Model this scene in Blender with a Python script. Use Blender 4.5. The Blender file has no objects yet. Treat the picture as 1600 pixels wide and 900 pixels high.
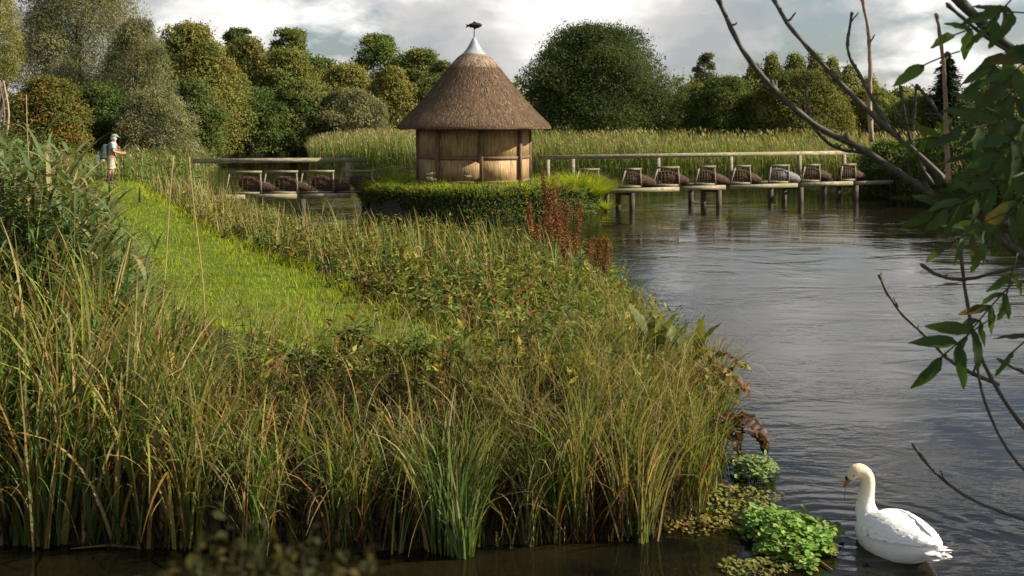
import bpy, math, random
import numpy as np
from mathutils import Vector, Matrix
random.seed(7)
R = np.random.default_rng(11)
C = bpy.context.scene.collection
H, F, HY = 3.0, 1600.0, 192.0          # camera height, focal length and horizon row of the photograph

def at(x, y, d):
    """point at distance d ahead of the bridge seen under photo pixel (x, y)"""
    return np.array([(x - 800) / F * d, d, H - (y - HY) / F * d])

# ------------------------------------------------------------------ helpers
def tag(o, label=None, cat=None, group=None, kind=None):
    if label: o['label'] = label
    if cat: o['category'] = cat
    if group: o['group'] = group
    if kind: o['kind'] = kind
    return o

def thing(name, loc, label, cat, group=None, rz=0.0):
    o = bpy.data.objects.new(name, None); C.objects.link(o)
    o.location = [float(v) for v in loc]; o.rotation_euler = (0, 0, rz)
    o.empty_display_size = 0.2
    return tag(o, label, cat, group)

class MB:
    """collects arrays of vertices, faces and vertex colours; build() links them as ONE mesh object"""
    def __init__(s): s.V = []; s.F = []; s.K = []; s.n = 0
    def add(s, V, Fc, col=(0.5, 0.5, 0.5)):
        V = np.asarray(V, float).reshape(-1, 3); Fc = np.asarray(Fc, int)
        col = np.asarray(col, float)
        if col.ndim == 1: col = np.tile(col, (len(V), 1))
        s.V.append(V); s.F.append(Fc + s.n); s.K.append(col); s.n += len(V)
        return s
    def box(s, c, size, rz=0.0, col=(0.5, 0.5, 0.5), tilt=None):
        v = np.array([[x, y, z] for x in (-.5, .5) for y in (-.5, .5) for z in (-.5, .5)]) * np.asarray(size)
        if tilt is not None: v = v @ np.array(Matrix.Rotation(tilt[1], 3, tilt[0])).T
        if rz:
            a, b = math.cos(rz), math.sin(rz); v = v @ np.array([[a, b, 0], [-b, a, 0], [0, 0, 1]])
        return s.add(v + np.asarray(c), [[0, 1, 3, 2], [4, 6, 7, 5], [0, 4, 5, 1], [2, 3, 7, 6], [0, 2, 6, 4], [1, 5, 7, 3]], col)
    def beam(s, a, b, w, h, col=(0.5, 0.5, 0.5)):
        """box bar from a to b, w wide and h deep"""
        a = np.asarray(a, float); b = np.asarray(b, float); d = b - a; d /= np.linalg.norm(d)
        up = np.array([0, 0, 1.0]) if abs(d[2]) < .9 else np.array([0, 1.0, 0])
        sd = np.cross(d, up); sd /= np.linalg.norm(sd); up = np.cross(sd, d)
        v = [p + sd * w / 2 * i + up * h / 2 * j for p in (a, b) for i, j in ((-1, -1), (1, -1), (1, 1), (-1, 1))]
        return s.add(v, [[3, 2, 1, 0], [4, 5, 6, 7], [0, 1, 5, 4], [1, 2, 6, 5], [2, 3, 7, 6], [3, 0, 4, 7]], col)
    def tube(s, P, r, n=7, col=(0.5, 0.5, 0.5), cap=True):
        P = np.asarray(P, float); m = len(P); r = np.broadcast_to(np.asarray(r, float), (m,))
        T = np.gradient(P, axis=0); T /= np.linalg.norm(T, axis=1)[:, None] + 1e-9
        ref = np.array([.13, .9, .41]) if abs(T[0][2]) > .6 else np.array([.1, .05, 1.0])
        A = np.cross(T, ref); A /= np.linalg.norm(A, axis=1)[:, None] + 1e-9
        B = np.cross(T, A)
        t = np.linspace(0, 2 * math.pi, n, endpoint=False)
        V = P[:, None] + r[:, None, None] * (np.cos(t)[None, :, None] * A[:, None] + np.sin(t)[None, :, None] * B[:, None])
        s.add(V, grid_faces(m, n, wrap=True), col)
        if cap:
            b = s.n - m * n
            s.F.append(np.array([[b + i for i in range(n)][::-1]])); s.F.append(np.array([[b + (m - 1) * n + i for i in range(n)]]))
        return s
    def build(s, name, mat, parent=None, smooth=False, local=False):
        V = np.concatenate(s.V); K = np.concatenate(s.K)
        if parent is not None and not local:
            root = parent
            off = np.zeros(3)
            while root is not None: off += np.array(root.location); root = root.parent
            V = V - off
        me = bpy.data.meshes.new(name)
        tot = np.concatenate([np.full(len(f), f.shape[1]) for f in s.F]); idx = np.concatenate([f.ravel() for f in s.F])
        me.vertices.add(len(V)); me.vertices.foreach_set('co', V.astype(np.float32).ravel())
        me.loops.add(len(idx)); me.loops.foreach_set('vertex_index', idx.astype(np.int32))
        me.polygons.add(len(tot)); me.polygons.foreach_set('loop_start', np.concatenate([[0], np.cumsum(tot)[:-1]]).astype(np.int32))
        me.polygons.foreach_set('loop_total', tot.astype(np.int32))
        if smooth: me.polygons.foreach_set('use_smooth', np.ones(len(tot), bool))
        a = me.color_attributes.new('col', 'FLOAT_COLOR', 'POINT')
        a.data.foreach_set('color', np.hstack([np.clip(K, 0, 1), np.ones((len(K), 1))]).astype(np.float32).ravel())
        me.update(calc_edges=True); me.validate()
        me.materials.append(mat)
        o = bpy.data.objects.new(name, me); C.objects.link(o)
        if parent is not None: o.parent = parent
        return o

def grid_faces(m, n, wrap=False):
    i = np.arange(m - 1)[:, None]; k = np.arange(n if wrap else n - 1)[None, :]; k2 = (k + 1) % n
    return np.stack([i * n + k, i * n + k2, (i + 1) * n + k2, (i + 1) * n + k], -1).reshape(-1, 4)

def strips(mb, P, S, c0, c1, cols=2, fold=None):
    """P (N,T,3) mid lines, S (N,T,3) half-width vectors -> ribbons; colour runs from c0 at the root to c1 at the tip"""
    N, T = P.shape[:2]
    if cols == 2: V = np.stack([P - S, P + S], 2)
    else: V = np.stack([P - S + fold, P, P + S + fold], 2)
    k = V.shape[2]
    f = grid_faces(T, k)
    Fc = (np.arange(N)[:, None, None] * (T * k) + f[None]).reshape(-1, 4)
    t = np.linspace(0, 1, T)[None, :, None, None]
    K = c0[:, None, None] * (1 - t) + c1[:, None, None] * t
    K = np.broadcast_to(K, (N, T, k, 3)).reshape(-1, 3)
    mb.add(V.reshape(-1, 3), Fc, K)

def blades(mb, root, h, w, c0, c1, lean=None, bend=None, az=None, segs=5, kink=0.0, prof=.7):
    """grass blades rising from root, leaning and then arching over"""
    N = len(root); T = segs + 1
    az = R.uniform(0, 2 * math.pi, N) if az is None else az
    lean = R.uniform(0, .25, N) if lean is None else lean
    bend = R.uniform(.1, 1.6, N) if bend is None else bend
    t = np.linspace(0, 1, T)[None]
    th = lean[:, None] + bend[:, None] * t ** 2.2
    if kink > 0:
        kk = (R.random(N) < kink)[:, None] * (t > R.uniform(.45, .8, N)[:, None]); th = th + kk * R.uniform(.8, 1.9, N)[:, None]
    st = (h / segs)[:, None]
    dx, dz = np.sin(th) * st, np.cos(th) * st
    hx = np.concatenate([np.zeros((N, 1)), np.cumsum(dx[:, :-1], 1)], 1); hz = np.concatenate([np.zeros((N, 1)), np.cumsum(dz[:, :-1], 1)], 1)
    u = np.stack([np.cos(az), np.sin(az), np.zeros(N)], 1)
    P = root[:, None] + hx[..., None] * u[:, None] + hz[..., None] * np.array([0, 0, 1.0])
    tw = R.uniform(0, math.pi, N)[:, None] + t * R.uniform(-1, 1, N)[:, None]
    pr = np.stack([-np.sin(az), np.cos(az), np.zeros(N)], 1)
    side = np.cos(tw)[..., None] * pr[:, None] + np.sin(tw)[..., None] * u[:, None]
    W = (w[:, None] * .5 * (1 - t ** 1.6 * .97) ** prof)
    strips(mb, P, side * W[..., None], c0, c1)
    return P

def leafs(mb, root, d, up, L, W, c0, c1, droop=0.4, fold=.25, segs=4, prof='ovate'):
    """folded leaves: root, direction d, surface normal up, length and half width"""
    N = len(root); t = np.linspace(0, 1, segs + 1)
    d = d / (np.linalg.norm(d, axis=1)[:, None] + 1e-9); sd = np.cross(d, up); sd /= np.linalg.norm(sd, axis=1)[:, None] + 1e-9
    up = np.cross(sd, d)
    droop = np.broadcast_to(np.asarray(droop, float), (N,))
    a = droop[:, None] * t[None]
    st = np.broadcast_to(np.asarray(L, float), (N,))[:, None] / segs
    D = np.cos(a)[..., None] * d[:, None] - np.sin(a)[..., None] * up[:, None]
    P = root[:, None] + np.concatenate([np.zeros((N, 1, 3)), np.cumsum(D[:, :-1] * st[..., None], 1)], 1)
    U = np.sin(a)[..., None] * d[:, None] + np.cos(a)[..., None] * up[:, None]
    pf = {'ovate': np.sin(math.pi * t ** .75) ** .8, 'lance': np.sin(math.pi * t ** .8) ** .9 * .9 + .02, 'round': np.sqrt(np.clip(1 - (2 * t - 1) ** 2, 0, 1)),
          'reed': (1 - t ** 2.2) * (.55 + .45 * np.minimum(1, t * 5))}[prof]
    Wd = np.broadcast_to(np.asarray(W, float), (N,))[:, None] * pf[None] + 1e-4
    strips(mb, P, sd[:, None] * Wd[..., None], c0, c1, 3, U * (Wd * fold)[..., None])

def diamonds(mb, P, d, nrm, L, W, col):
    """small leaf-sized faces"""
    d = d / (np.linalg.norm(d, axis=1)[:, None] + 1e-9); s = np.cross(d, nrm); s /= np.linalg.norm(s, axis=1)[:, None] + 1e-9
    L = np.broadcast_to(L, (len(P),))[:, None]; W = np.broadcast_to(W, (len(P),))[:, None]
    V = np.stack([P - d * L * .5, P + s * W * .5 - d * L * .08, P + d * L * .5, P - s * W * .5 - d * L * .08], 1)
    mb.add(V.reshape(-1, 3), np.arange(len(P) * 4).reshape(-1, 4), np.repeat(col, 4, 0))

def unit(n):
    v = R.normal(size=(n, 3)); return v / np.linalg.norm(v, axis=1)[:, None]

def pick(pal, N, jit=.18):
    """pal: [(weight, (r,g,b)), ...] -> N own colours of living things (not light)"""
    w = np.array([p[0] for p in pal], float); k = R.choice(len(pal), N, p=w / w.sum())
    c = np.array([p[1] for p in pal])[k]
    return c * R.uniform(1 - jit, 1 + jit, (N, 1)) * R.uniform(.92, 1.08, (N, 3))

def mixc(a, b, k): return a * (1 - k) + b * k

# ------------------------------------------------------------------ materials
def newmat(name):
    m = bpy.data.materials.new(name); m.use_nodes = True; nt = m.node_tree
    for n in list(nt.nodes): nt.nodes.remove(n)
    return m, nt, nt.nodes.new('ShaderNodeOutputMaterial')

def N_(nt, t, **k):
    n = nt.nodes.new(t)
    for a, v in k.items():
        if a.startswith('i_'): n.inputs[a[2:].replace('_', ' ')].default_value = v
        else: setattr(n, a, v)
    return n

def leaf_mat(name, trans=.35, tint=(1.25, 1.25, .6), rough=.55, spec=.25):
    m, nt, out = newmat(name); L = nt.links.new
    at_ = N_(nt, 'ShaderNodeAttribute', attribute_name='col')
    p = N_(nt, 'ShaderNodeBsdfPrincipled', i_Roughness=rough); p.inputs['Specular IOR Level'].default_value = spec
    L(at_.outputs['Color'], p.inputs['Base Color'])
    mu = N_(nt, 'ShaderNodeMix', data_type='RGBA', blend_type='MULTIPLY'); mu.inputs[0].default_value = 1
    L(at_.outputs['Color'], mu.inputs[6]); mu.inputs[7].default_value = (*tint, 1)
    tr = N_(nt, 'ShaderNodeBsdfTranslucent'); L(mu.outputs[2], tr.inputs['Color'])
    mx = N_(nt, 'ShaderNodeMixShader'); mx.inputs[0].default_value = trans
    L(p.outputs[0], mx.inputs[1]); L(tr.outputs[0], mx.inputs[2]); L(mx.outputs[0], out.inputs['Surface'])
    return m

def noise_mat(name, c1, c2, scale=(6, 6, 6), detail=6, rough=.8, bump=.3, dist=.02, c3=None, coord='Object', spec=.25, vary=None):
    """two or three tones mixed by stretched noise, with bump"""
    m, nt, out = newmat(name); L = nt.links.new
    tc = N_(nt, 'ShaderNodeTexCoord'); mp = N_(nt, 'ShaderNodeMapping'); mp.inputs['Scale'].default_value = scale
    L(tc.outputs[coord], mp.inputs['Vector'])
    n = N_(nt, 'ShaderNodeTexNoise', i_Scale=1.0, i_Detail=detail, i_Roughness=.62); L(mp.outputs[0], n.inputs['Vector'])
    r = N_(nt, 'ShaderNodeValToRGB'); e = r.color_ramp.elements
    e[0].position = .32; e[0].color = (*c1, 1); e[1].position = .68; e[1].color = (*c2, 1)
    L(n.outputs['Fac'], r.inputs[0]); colr = r.outputs[0]
    if c3 is not None:
        n2 = N_(nt, 'ShaderNodeTexNoise', i_Scale=.9, i_Detail=5.0); L(tc.outputs[coord], n2.inputs['Vector'])
        r2 = N_(nt, 'ShaderNodeValToRGB'); r2.color_ramp.elements[0].position = .45; r2.color_ramp.elements[1].position = .62
        L(n2.outputs['Fac'], r2.inputs[0])
        mx = N_(nt, 'ShaderNodeMix', data_type='RGBA'); L(r2.outputs[0], mx.inputs[0]); L(colr, mx.inputs[6]); mx.inputs[7].default_value = (*c3, 1)
        colr = mx.outputs[2]
    p = N_(nt, 'ShaderNodeBsdfPrincipled', i_Roughness=rough); p.inputs['Specular IOR Level'].default_value = spec
    L(colr, p.inputs['Base Color'])
    b = N_(nt, 'ShaderNodeBump', i_Strength=bump, i_Distance=dist); L(n.outputs['Fac'], b.inputs['Height']); L(b.outputs[0], p.inputs['Normal'])
    L(p.outputs[0], out.inputs['Surface'])
    return m

M = {}
M['sedge'] = leaf_mat('sedge_leaf', .35, rough=.7, spec=.12)
M['grass'] = leaf_mat('lush_grass', .5, (1.4, 1.35, .4), .85, .04)
M['tree'] = leaf_mat('tree_leaf', .36, (1.2, 1.2, .6), .75, .08)
M['bigleaf'] = leaf_mat('broad_leaf', .30, (1.4, 1.5, .4), .55, .2)
M['straw'] = leaf_mat('dry_straw', .1, (1.1, 1.0, .8), .8, .1)
M['seed'] = leaf_mat('dock_seed', .25, (1.3, 1.0, .7), .8, .1)
M['bark'] = noise_mat('bark', (.035, .028, .02), (.11, .09, .065), (9, 9, 2.5), bump=.6)
M['twig'] = noise_mat('twig_bark', (.035, .03, .022), (.10, .085, .06), (60, 60, 25), bump=.35, dist=.004, rough=.6, c3=(.075, .08, .05))
M['pale_twig'] = noise_mat('pale_twig_bark', (.22, .15, .09), (.42, .31, .2), (70, 70, 30), bump=.3, dist=.004, rough=.6)
M['wood'] = noise_mat('weathered_timber', (.12, .10, .066), (.36, .31, .21), (5, 9, 14), bump=.5, dist=.015, c3=(.17, .165, .075))
M['frame_wood'] = noise_mat('old_frame_timber', (.09, .075, .05), (.27, .235, .165), (4, 9, 14), bump=.35, dist=.01)
M['dark_wood'] = noise_mat('wet_timber', (.03, .025, .018), (.10, .08, .055), (9, 9, 3), bump=.4)
M['brown_wood'] = noise_mat('oak_framing', (.09, .055, .03), (.2, .125, .07), (12, 12, 3), bump=.35, dist=.01)
M['wicker'] = noise_mat('brown_wicker', (.03, .016, .010), (.125, .066, .042), (30, 30, 30), bump=.9, dist=.03, detail=3)
M['grey_wicker'] = noise_mat('grey_wicker', (.13, .12, .115), (.34, .33, .32), (30, 30, 30), bump=.9, dist=.03, detail=3)
M['mesh_panel'] = noise_mat('old_wicker_screen', (.05, .038, .02), (.15, .12, .06), (26, 26, 26), bump=.9, dist=.02, detail=3)
M['lead'] = noise_mat('lead_sheet', (.20, .21, .225), (.35, .36, .375), (5, 5, 5), rough=.45, bump=.1, spec=.5)
M['iron'] = noise_mat('black_iron', (.008, .008, .009), (.018, .017, .016), (10, 10, 10), rough=.6, bump=.1)
M['brick'] = noise_mat('shaded_mossy_stone', (.022, .02, .016), (.075, .068, .055), (3, 3, 8), bump=.6, dist=.05, c3=(.03, .04, .014))  # stone tones darkened to carry the shadow on the island wall
M['soil'] = noise_mat('wet_soil', (.018, .014, .008), (.055, .042, .024), (3, 3, 3), bump=.7, dist=.05, rough=1.0, spec=.03)
M['turf'] = noise_mat('turf', (.045, .075, .012), (.10, .14, .022), (2.2, 2.2, 2.2), bump=.6, dist=.04, rough=1.0, spec=.03)
M['meadow'] = noise_mat('meadow', (.06, .075, .02), (.13, .13, .04), (.3, .3, .3), bump=.4, dist=.1, rough=1.0, spec=.03)
M['bed'] = noise_mat('river_bed', (.03, .024, .012), (.09, .07, .035), (1.2, 2, 1), bump=.4, dist=.05)
M['white'] = noise_mat('white_plumage', (.74, .73, .70), (.86, .855, .84), (40, 40, 40), rough=.75, bump=.12, dist=.004, spec=.2)
M['skin'] = noise_mat('tanned_skin', (.38, .2, .13), (.46, .26, .18), (20, 20, 20), rough=.55, bump=.05)
M['vest'] = noise_mat('tan_canvas', (.22, .14, .085), (.31, .21, .13), (14, 14, 14), rough=.9)
M['blue'] = noise_mat('light_blue_cotton', (.22, .45, .62), (.33, .58, .74), (10, 10, 10), rough=.9)
M['cream'] = noise_mat('cream_cotton', (.33, .28, .2), (.45, .39, .29), (10, 10, 10), rough=.9)
M['boot'] = noise_mat('brown_rubber', (.05, .03, .022), (.10, .06, .045), (10, 10, 10), rough=.5)
M['cap'] = noise_mat('green_cotton', (.12, .19, .15), (.2, .28, .22), (12, 12, 12), rough=.9)
M['bag'] = noise_mat('dark_green_canvas', (.02, .045, .045), (.05, .085, .08), (12, 12, 12), rough=.8)
M['net'] = noise_mat('white_netting', (.45, .45, .42), (.68, .68, .64), (30, 30, 30), rough=.9)
M['hair'] = noise_mat('grey_hair', (.35, .34, .32), (.5, .49, .47), (40, 40, 40), rough=.9)
M['eye'] = noise_mat('dark_eye', (.006, .005, .004), (.01, .009, .008), (5, 5, 5), rough=.2, bump=0)
M['bill'] = noise_mat('orange_bill', (.24, .07, .03), (.36, .12, .05), (20, 20, 20), rough=.4, bump=.1, dist=.003)

def wall_panel_mat():
    """upright reeds in a panel: fine streaks running up and down"""
    m, nt, out = newmat('split_reed_panel'); L = nt.links.new
    tc = N_(nt, 'ShaderNodeTexCoord'); mp = N_(nt, 'ShaderNodeMapping'); mp.inputs['Scale'].default_value = (38, 38, 2.2)
    L(tc.outputs['Object'], mp.inputs[0])
    n = N_(nt, 'ShaderNodeTexNoise', i_Scale=1.0, i_Detail=3.0, i_Roughness=.6); L(mp.outputs[0], n.inputs[0])
    r = N_(nt, 'ShaderNodeValToRGB'); e = r.color_ramp.elements
    e[0].position = .3; e[0].color = (.13, .08, .032, 1); e[1].position = .62; e[1].color = (.44, .30, .13, 1)
    L(n.outputs[0], r.inputs[0])
    n2 = N_(nt, 'ShaderNodeTexNoise', i_Scale=3.0, i_Detail=4.0); L(tc.outputs['Object'], n2.inputs[0])
    r2 = N_(nt, 'ShaderNodeValToRGB'); r2.color_ramp.elements[0].color = (.72, .68, .62, 1); r2.color_ramp.elements[0].position = .35; r2.color_ramp.elements[1].position = .65
    L(n2.outputs[0], r2.inputs[0])
    mu = N_(nt, 'ShaderNodeMix', data_type='RGBA', blend_type='MULTIPLY'); mu.inputs[0].default_value = 1
    L(r.outputs[0], mu.inputs[6]); L(r2.outputs[0], mu.inputs[7])
    p = N_(nt, 'ShaderNodeBsdfPrincipled', i_Roughness=.75); L(mu.outputs[2], p.inputs['Base Color'])
    b = N_(nt, 'ShaderNodeBump', i_Strength=.7, i_Distance=.012); L(n.outputs[0], b.inputs['Height']); L(b.outputs[0], p.inputs['Normal'])
    L(p.outputs[0], out.inputs[0]); return m
M['panel'] = wall_panel_mat()

def swan_mat():
    m, nt, out = newmat('swan_plumage'); L = nt.links.new
    tc = N_(nt, 'ShaderNodeTexCoord'); sx = N_(nt, 'ShaderNodeSeparateXYZ'); L(tc.outputs['Object'], sx.inputs[0])
    n = N_(nt, 'ShaderNodeTexNoise', i_Scale=9.0, i_Detail=5.0); L(tc.outputs['Object'], n.inputs[0])
    a = N_(nt, 'ShaderNodeMath', operation='MULTIPLY_ADD'); L(n.outputs[0], a.inputs[0]); a.inputs[1].default_value = .22; L(sx.outputs[2], a.inputs[2])
    r = N_(nt, 'ShaderNodeValToRGB'); r.color_ramp.elements[0].position = .30; r.color_ramp.elements[0].color = (.80, .79, .76, 1); r.color_ramp.elements[1].position = .62; r.color_ramp.elements[1].color = (.68, .58, .38, 1); L(a.outputs[0], r.inputs[0])
    mp = N_(nt, 'ShaderNodeMapping'); mp.inputs['Scale'].default_value = (60, 22, 60); L(tc.outputs['Object'], mp.inputs[0]); v = N_(nt, 'ShaderNodeTexNoise', i_Scale=1.0, i_Detail=3.0); L(mp.outputs[0], v.inputs[0])
    p = N_(nt, 'ShaderNodeBsdfPrincipled', i_Roughness=.85); p.inputs['Specular IOR Level'].default_value = .1; L(r.outputs[0], p.inputs['Base Color'])
    b = N_(nt, 'ShaderNodeBump', i_Strength=.35, i_Distance=.012); L(v.outputs[0], b.inputs['Height']); L(b.outputs[0], p.inputs['Normal']); L(p.outputs[0], out.inputs[0]); return m
M['swan'] = swan_mat()
SWAN = at(1402, 842, 7.15)[:2]
def water_mat():
    """slow river: dark peaty body, small wind and current ripples, rings round the swan"""
    m, nt, out = newmat('river_water'); L = nt.links.new
    tc = N_(nt, 'ShaderNodeTexCoord')
    def wave(scale, rot, detail, rough=.55, dist=0.0):
        mp = N_(nt, 'ShaderNodeMapping'); mp.inputs['Scale'].default_value = scale; mp.inputs['Rotation'].default_value = (0, 0, rot)
        L(tc.outputs['Object'], mp.inputs[0])
        n = N_(nt, 'ShaderNodeTexNoise', i_Scale=1.0, i_Detail=detail, i_Roughness=rough, i_Distortion=dist); L(mp.outputs[0], n.inputs[0]); return n.outputs[0]
    def math_(op, a, b=None, **k):
        n = N_(nt, 'ShaderNodeMath', operation=op)
        for i, v in enumerate((a, b)):
            if v is None: continue
            if isinstance(v, (int, float)): n.inputs[i].default_value = v
            else: L(v, n.inputs[i])
        return n.outputs[0]
    big = wave((.5, .9, 1), .25, 2.0, .5, .6)
    mid = wave((1.7, 3.4, 1), .15, 3.0, .5, 1.2)
    fine = wave((6, 13, 1), .1, 3.0, .55, .6)
    patch = wave((.16, .34, 1), .35, 3.5, .6, 1.8)
    pr = N_(nt, 'ShaderNodeMapRange'); pr.inputs[1].default_value = .42; pr.inputs[2].default_value = .62; pr.inputs[3].default_value = .10; pr.inputs[4].default_value = .95
    L(patch, pr.inputs[0])
    h = math_('ADD', math_('MULTIPLY', big, .016), math_('MULTIPLY', math_('MULTIPLY', mid, .009), pr.outputs[0]))
    h = math_('ADD', h, math_('MULTIPLY', math_('MULTIPLY', fine, .0036), pr.outputs[0]))
    # rings round the swan
    sx = N_(nt, 'ShaderNodeSeparateXYZ'); L(tc.outputs['Object'], sx.inputs[0])
    wob = math_('MULTIPLY', math_('SUBTRACT', mid, .5), .25)
    dx = math_('SUBTRACT', sx.outputs[0], float(SWAN[0]) - .2); dy = math_('SUBTRACT', sx.outputs[1], float(SWAN[1]) + .25)
    dd = math_('SQRT', math_('ADD', math_('MULTIPLY', dx, dx), math_('MULTIPLY', dy, dy)))
    dd = math_('ADD', dd, wob)
    fall = math_('POWER', 2.718, math_('MULTIPLY', math_('MULTIPLY', dd, dd), -.9))
    ring = math_('MULTIPLY', math_('MULTIPLY', math_('SINE', math_('MULTIPLY', dd, 33.0)), fall), .0022)
    h = math_('ADD', h, ring)
    b = N_(nt, 'ShaderNodeBump', i_Strength=1.0, i_Distance=1.0); L(h, b.inputs['Height'])
    p = N_(nt, 'ShaderNodeBsdfPrincipled', i_Roughness=.04, i_IOR=1.333)
    # the bed shows dimly brown through the shallow margin
    cr = N_(nt, 'ShaderNodeValToRGB'); cr.color_ramp.elements[0].position = .35; cr.color_ramp.elements[0].color = (.003, .0032, .002, 1)
    cr.color_ramp.elements[1].position = .7; cr.color_ramp.elements[1].color = (.014, .0105, .0045, 1)
    bn = wave((1.1, 1.6, 1), .5, 5.0, .65); L(bn, cr.inputs[0])
    L(cr.outputs[0], p.inputs['Base Color']); L(b.outputs[0], p.inputs['Normal'])
    L(p.outputs[0], out.inputs[0]); return m
M['water'] = water_mat()

# ------------------------------------------------------------------ world, sun, camera
SUN_AZ, SUN_EL = math.radians(94), math.radians(34)      # azimuth clockwise from straight ahead: light comes from the right
sc = bpy.context.scene
w = bpy.data.worlds.new('World'); sc.world = w; w.use_nodes = True
nt = w.node_tree; L = nt.links.new
for n in list(nt.nodes): nt.nodes.remove(n)
out = nt.nodes.new('ShaderNodeOutputWorld'); bg = nt.nodes.new('ShaderNodeBackground'); bg.inputs[1].default_value = .0505
L(bg.outputs[0], out.inputs[0])
sky = N_(nt, 'ShaderNodeTexSky', sky_type='NISHITA', sun_disc=False, sun_elevation=SUN_EL, sun_rotation=SUN_AZ, air_density=1.1, dust_density=1.5)
tc = N_(nt, 'ShaderNodeTexCoord')
def wnoise(scale, detail, rough, loc=(0, 0, 0), dist=.0):
    mp = N_(nt, 'ShaderNodeMapping'); mp.inputs['Scale'].default_value = scale; mp.inputs['Location'].default_value = loc; L(tc.outputs['Generated'], mp.inputs[0])
    n = N_(nt, 'ShaderNodeTexNoise', i_Scale=1.0, i_Detail=detail, i_Roughness=rough, i_Distortion=dist); L(mp.outputs[0], n.inputs[0]); return n.outputs[0]
def ramp(v, stops):
    r = N_(nt, 'ShaderNodeValToRGB'); e = r.color_ramp.elements
    while len(e) < len(stops): e.new(.5)
    for i, (p_, c_) in enumerate(stops): e[i].position = p_; e[i].color = (*c_, 1)
    L(v, r.inputs[0]); return r.outputs[0]
n1 = wnoise((3.6, 3.6, 7.5), 8, .58, (2.3, 1.1, .4), .15)        # cloud shapes
n2 = wnoise((4.6, 4.6, 9.0), 5, .5, (7.7, .3, 3.3), .4)              # grey undersides
cloud = ramp(n2, [(.38, (4.3, 4.45, 4.6)), (.5, (6.6, 6.5, 6.3)), (.58, (10.6, 10.3, 9.8))])
sz = N_(nt, 'ShaderNodeSeparateXYZ'); L(tc.outputs['Generated'], sz.inputs[0])
cov = N_(nt, 'ShaderNodeMapRange'); cov.inputs[1].default_value = .22; cov.inputs[2].default_value = .38; cov.inputs[3].default_value = .035; cov.inputs[4].default_value = -.13
L(sz.outputs[2], cov.inputs[0])
bk = N_(nt, 'ShaderNodeMapRange'); bk.inputs[1].default_value = .1; bk.inputs[2].default_value = -.4; bk.inputs[3].default_value = 0; bk.inputs[4].default_value = .1    # unseen cloud cover added behind the camera as fill light
L(sz.outputs[1], bk.inputs[0]); a0 = N_(nt, 'ShaderNodeMath', operation='ADD'); L(cov.outputs[0], a0.inputs[0]); L(bk.outputs[0], a0.inputs[1])
ad = N_(nt, 'ShaderNodeMath', operation='ADD'); L(n1, ad.inputs[0]); L(a0.outputs[0], ad.inputs[1])
mask = ramp(ad.outputs[0], [(.475, (0, 0, 0)), (.56, (1, 1, 1))])
dull = N_(nt, 'ShaderNodeMix', data_type='RGBA'); dull.inputs[0].default_value = .35; L(sky.outputs[0], dull.inputs[6]); dull.inputs[7].default_value = (2.6, 3.2, 3.9, 1)
mx = N_(nt, 'ShaderNodeMix', data_type='RGBA'); L(mask, mx.inputs[0]); L(dull.outputs[2], mx.inputs[6]); L(cloud, mx.inputs[7])
L(mx.outputs[2], bg.inputs[0])

sd = bpy.data.lights.new('sun', 'SUN'); sd.energy = 5.0; sd.angle = math.radians(.6); sd.color = (1, .90, .74)
so = bpy.data.objects.new('sun', sd); C.objects.link(so)
SV = Vector((math.sin(SUN_AZ) * math.cos(SUN_EL), math.cos(SUN_AZ) * math.cos(SUN_EL), math.sin(SUN_EL)))
so.rotation_euler = SV.to_track_quat('Z', 'Y').to_euler(); so.location = (40, 0, 40)

cd = bpy.data.cameras.new('camera'); cam = bpy.data.objects.new('camera', cd); C.objects.link(cam)
cam.location = (0, 0, H); cam.rotation_euler = (math.pi / 2, 0, 0)
cd.sensor_width = 36; cd.lens = 36; cd.shift_y = -(450 - HY) / F; cd.clip_end = 3000; cd.clip_start = .05
cd.dof.use_dof = True; cd.dof.focus_distance = 17; cd.dof.aperture_fstop = 6.5
sc.camera = cam
sc.view_settings.view_transform = 'Standard'; sc.view_settings.look = 'None'; sc.view_settings.gamma = 1; sc.view_settings.exposure = 1.1
sc.view_settings.use_curve_mapping = False
sc.render.engine = 'CYCLES'
sc.cycles.max_bounces = 6; sc.cycles.diffuse_bounces = 3; sc.cycles.glossy_bounces = 3; sc.cycles.transmission_bounces = 4; sc.cycles.transparent_max_bounces = 4
sc.cycles.use_denoising = True; sc.cycles.denoiser = 'OPENIMAGEDENOISE'; sc.cycles.denoising_prefilter = 'ACCURATE'
sc.cycles.sample_clamp_indirect = 4

# ------------------------------------------------------------------ the land
NEAR = np.array([(-320, 6.6), (-30, 6.9), (-6, 7.15), (-3.5, 7.3), (-1.5, 7.15), (0, 7.3), (.95, 7.4), (1.4, 7.8), (1.68, 8.5), (1.92, 9.6), (2.1, 11.5), (2.1, 13.5),
                 (1.95, 16), (1.5, 17.6), (.6, 18.6), (-.8, 18.9), (-2.2, 19.3), (-3.6, 21.5), (-5.4, 25), (-7.6, 29.5), (-9.6, 33), (-11.5, 38), (-15, 50), (-19, 66), (-24, 84), (-31, 104), (-40, 122), (-60, 140), (-320, 140)], float)
FAR = np.array([(-300, 126), (-46, 126), (-34, 121), (-25, 112), (-18, 92), (-14.2, 72), (-11.5, 67), (-7, 64), (0, 61), (5, 56), (10, 52), (13, 48.5), (13.8, 45), (14.6, 42), (16.4, 38.8), (19, 36), (30, 30), (60, 28), (600, 26), (600, 900), (-300, 900)], float)

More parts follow.
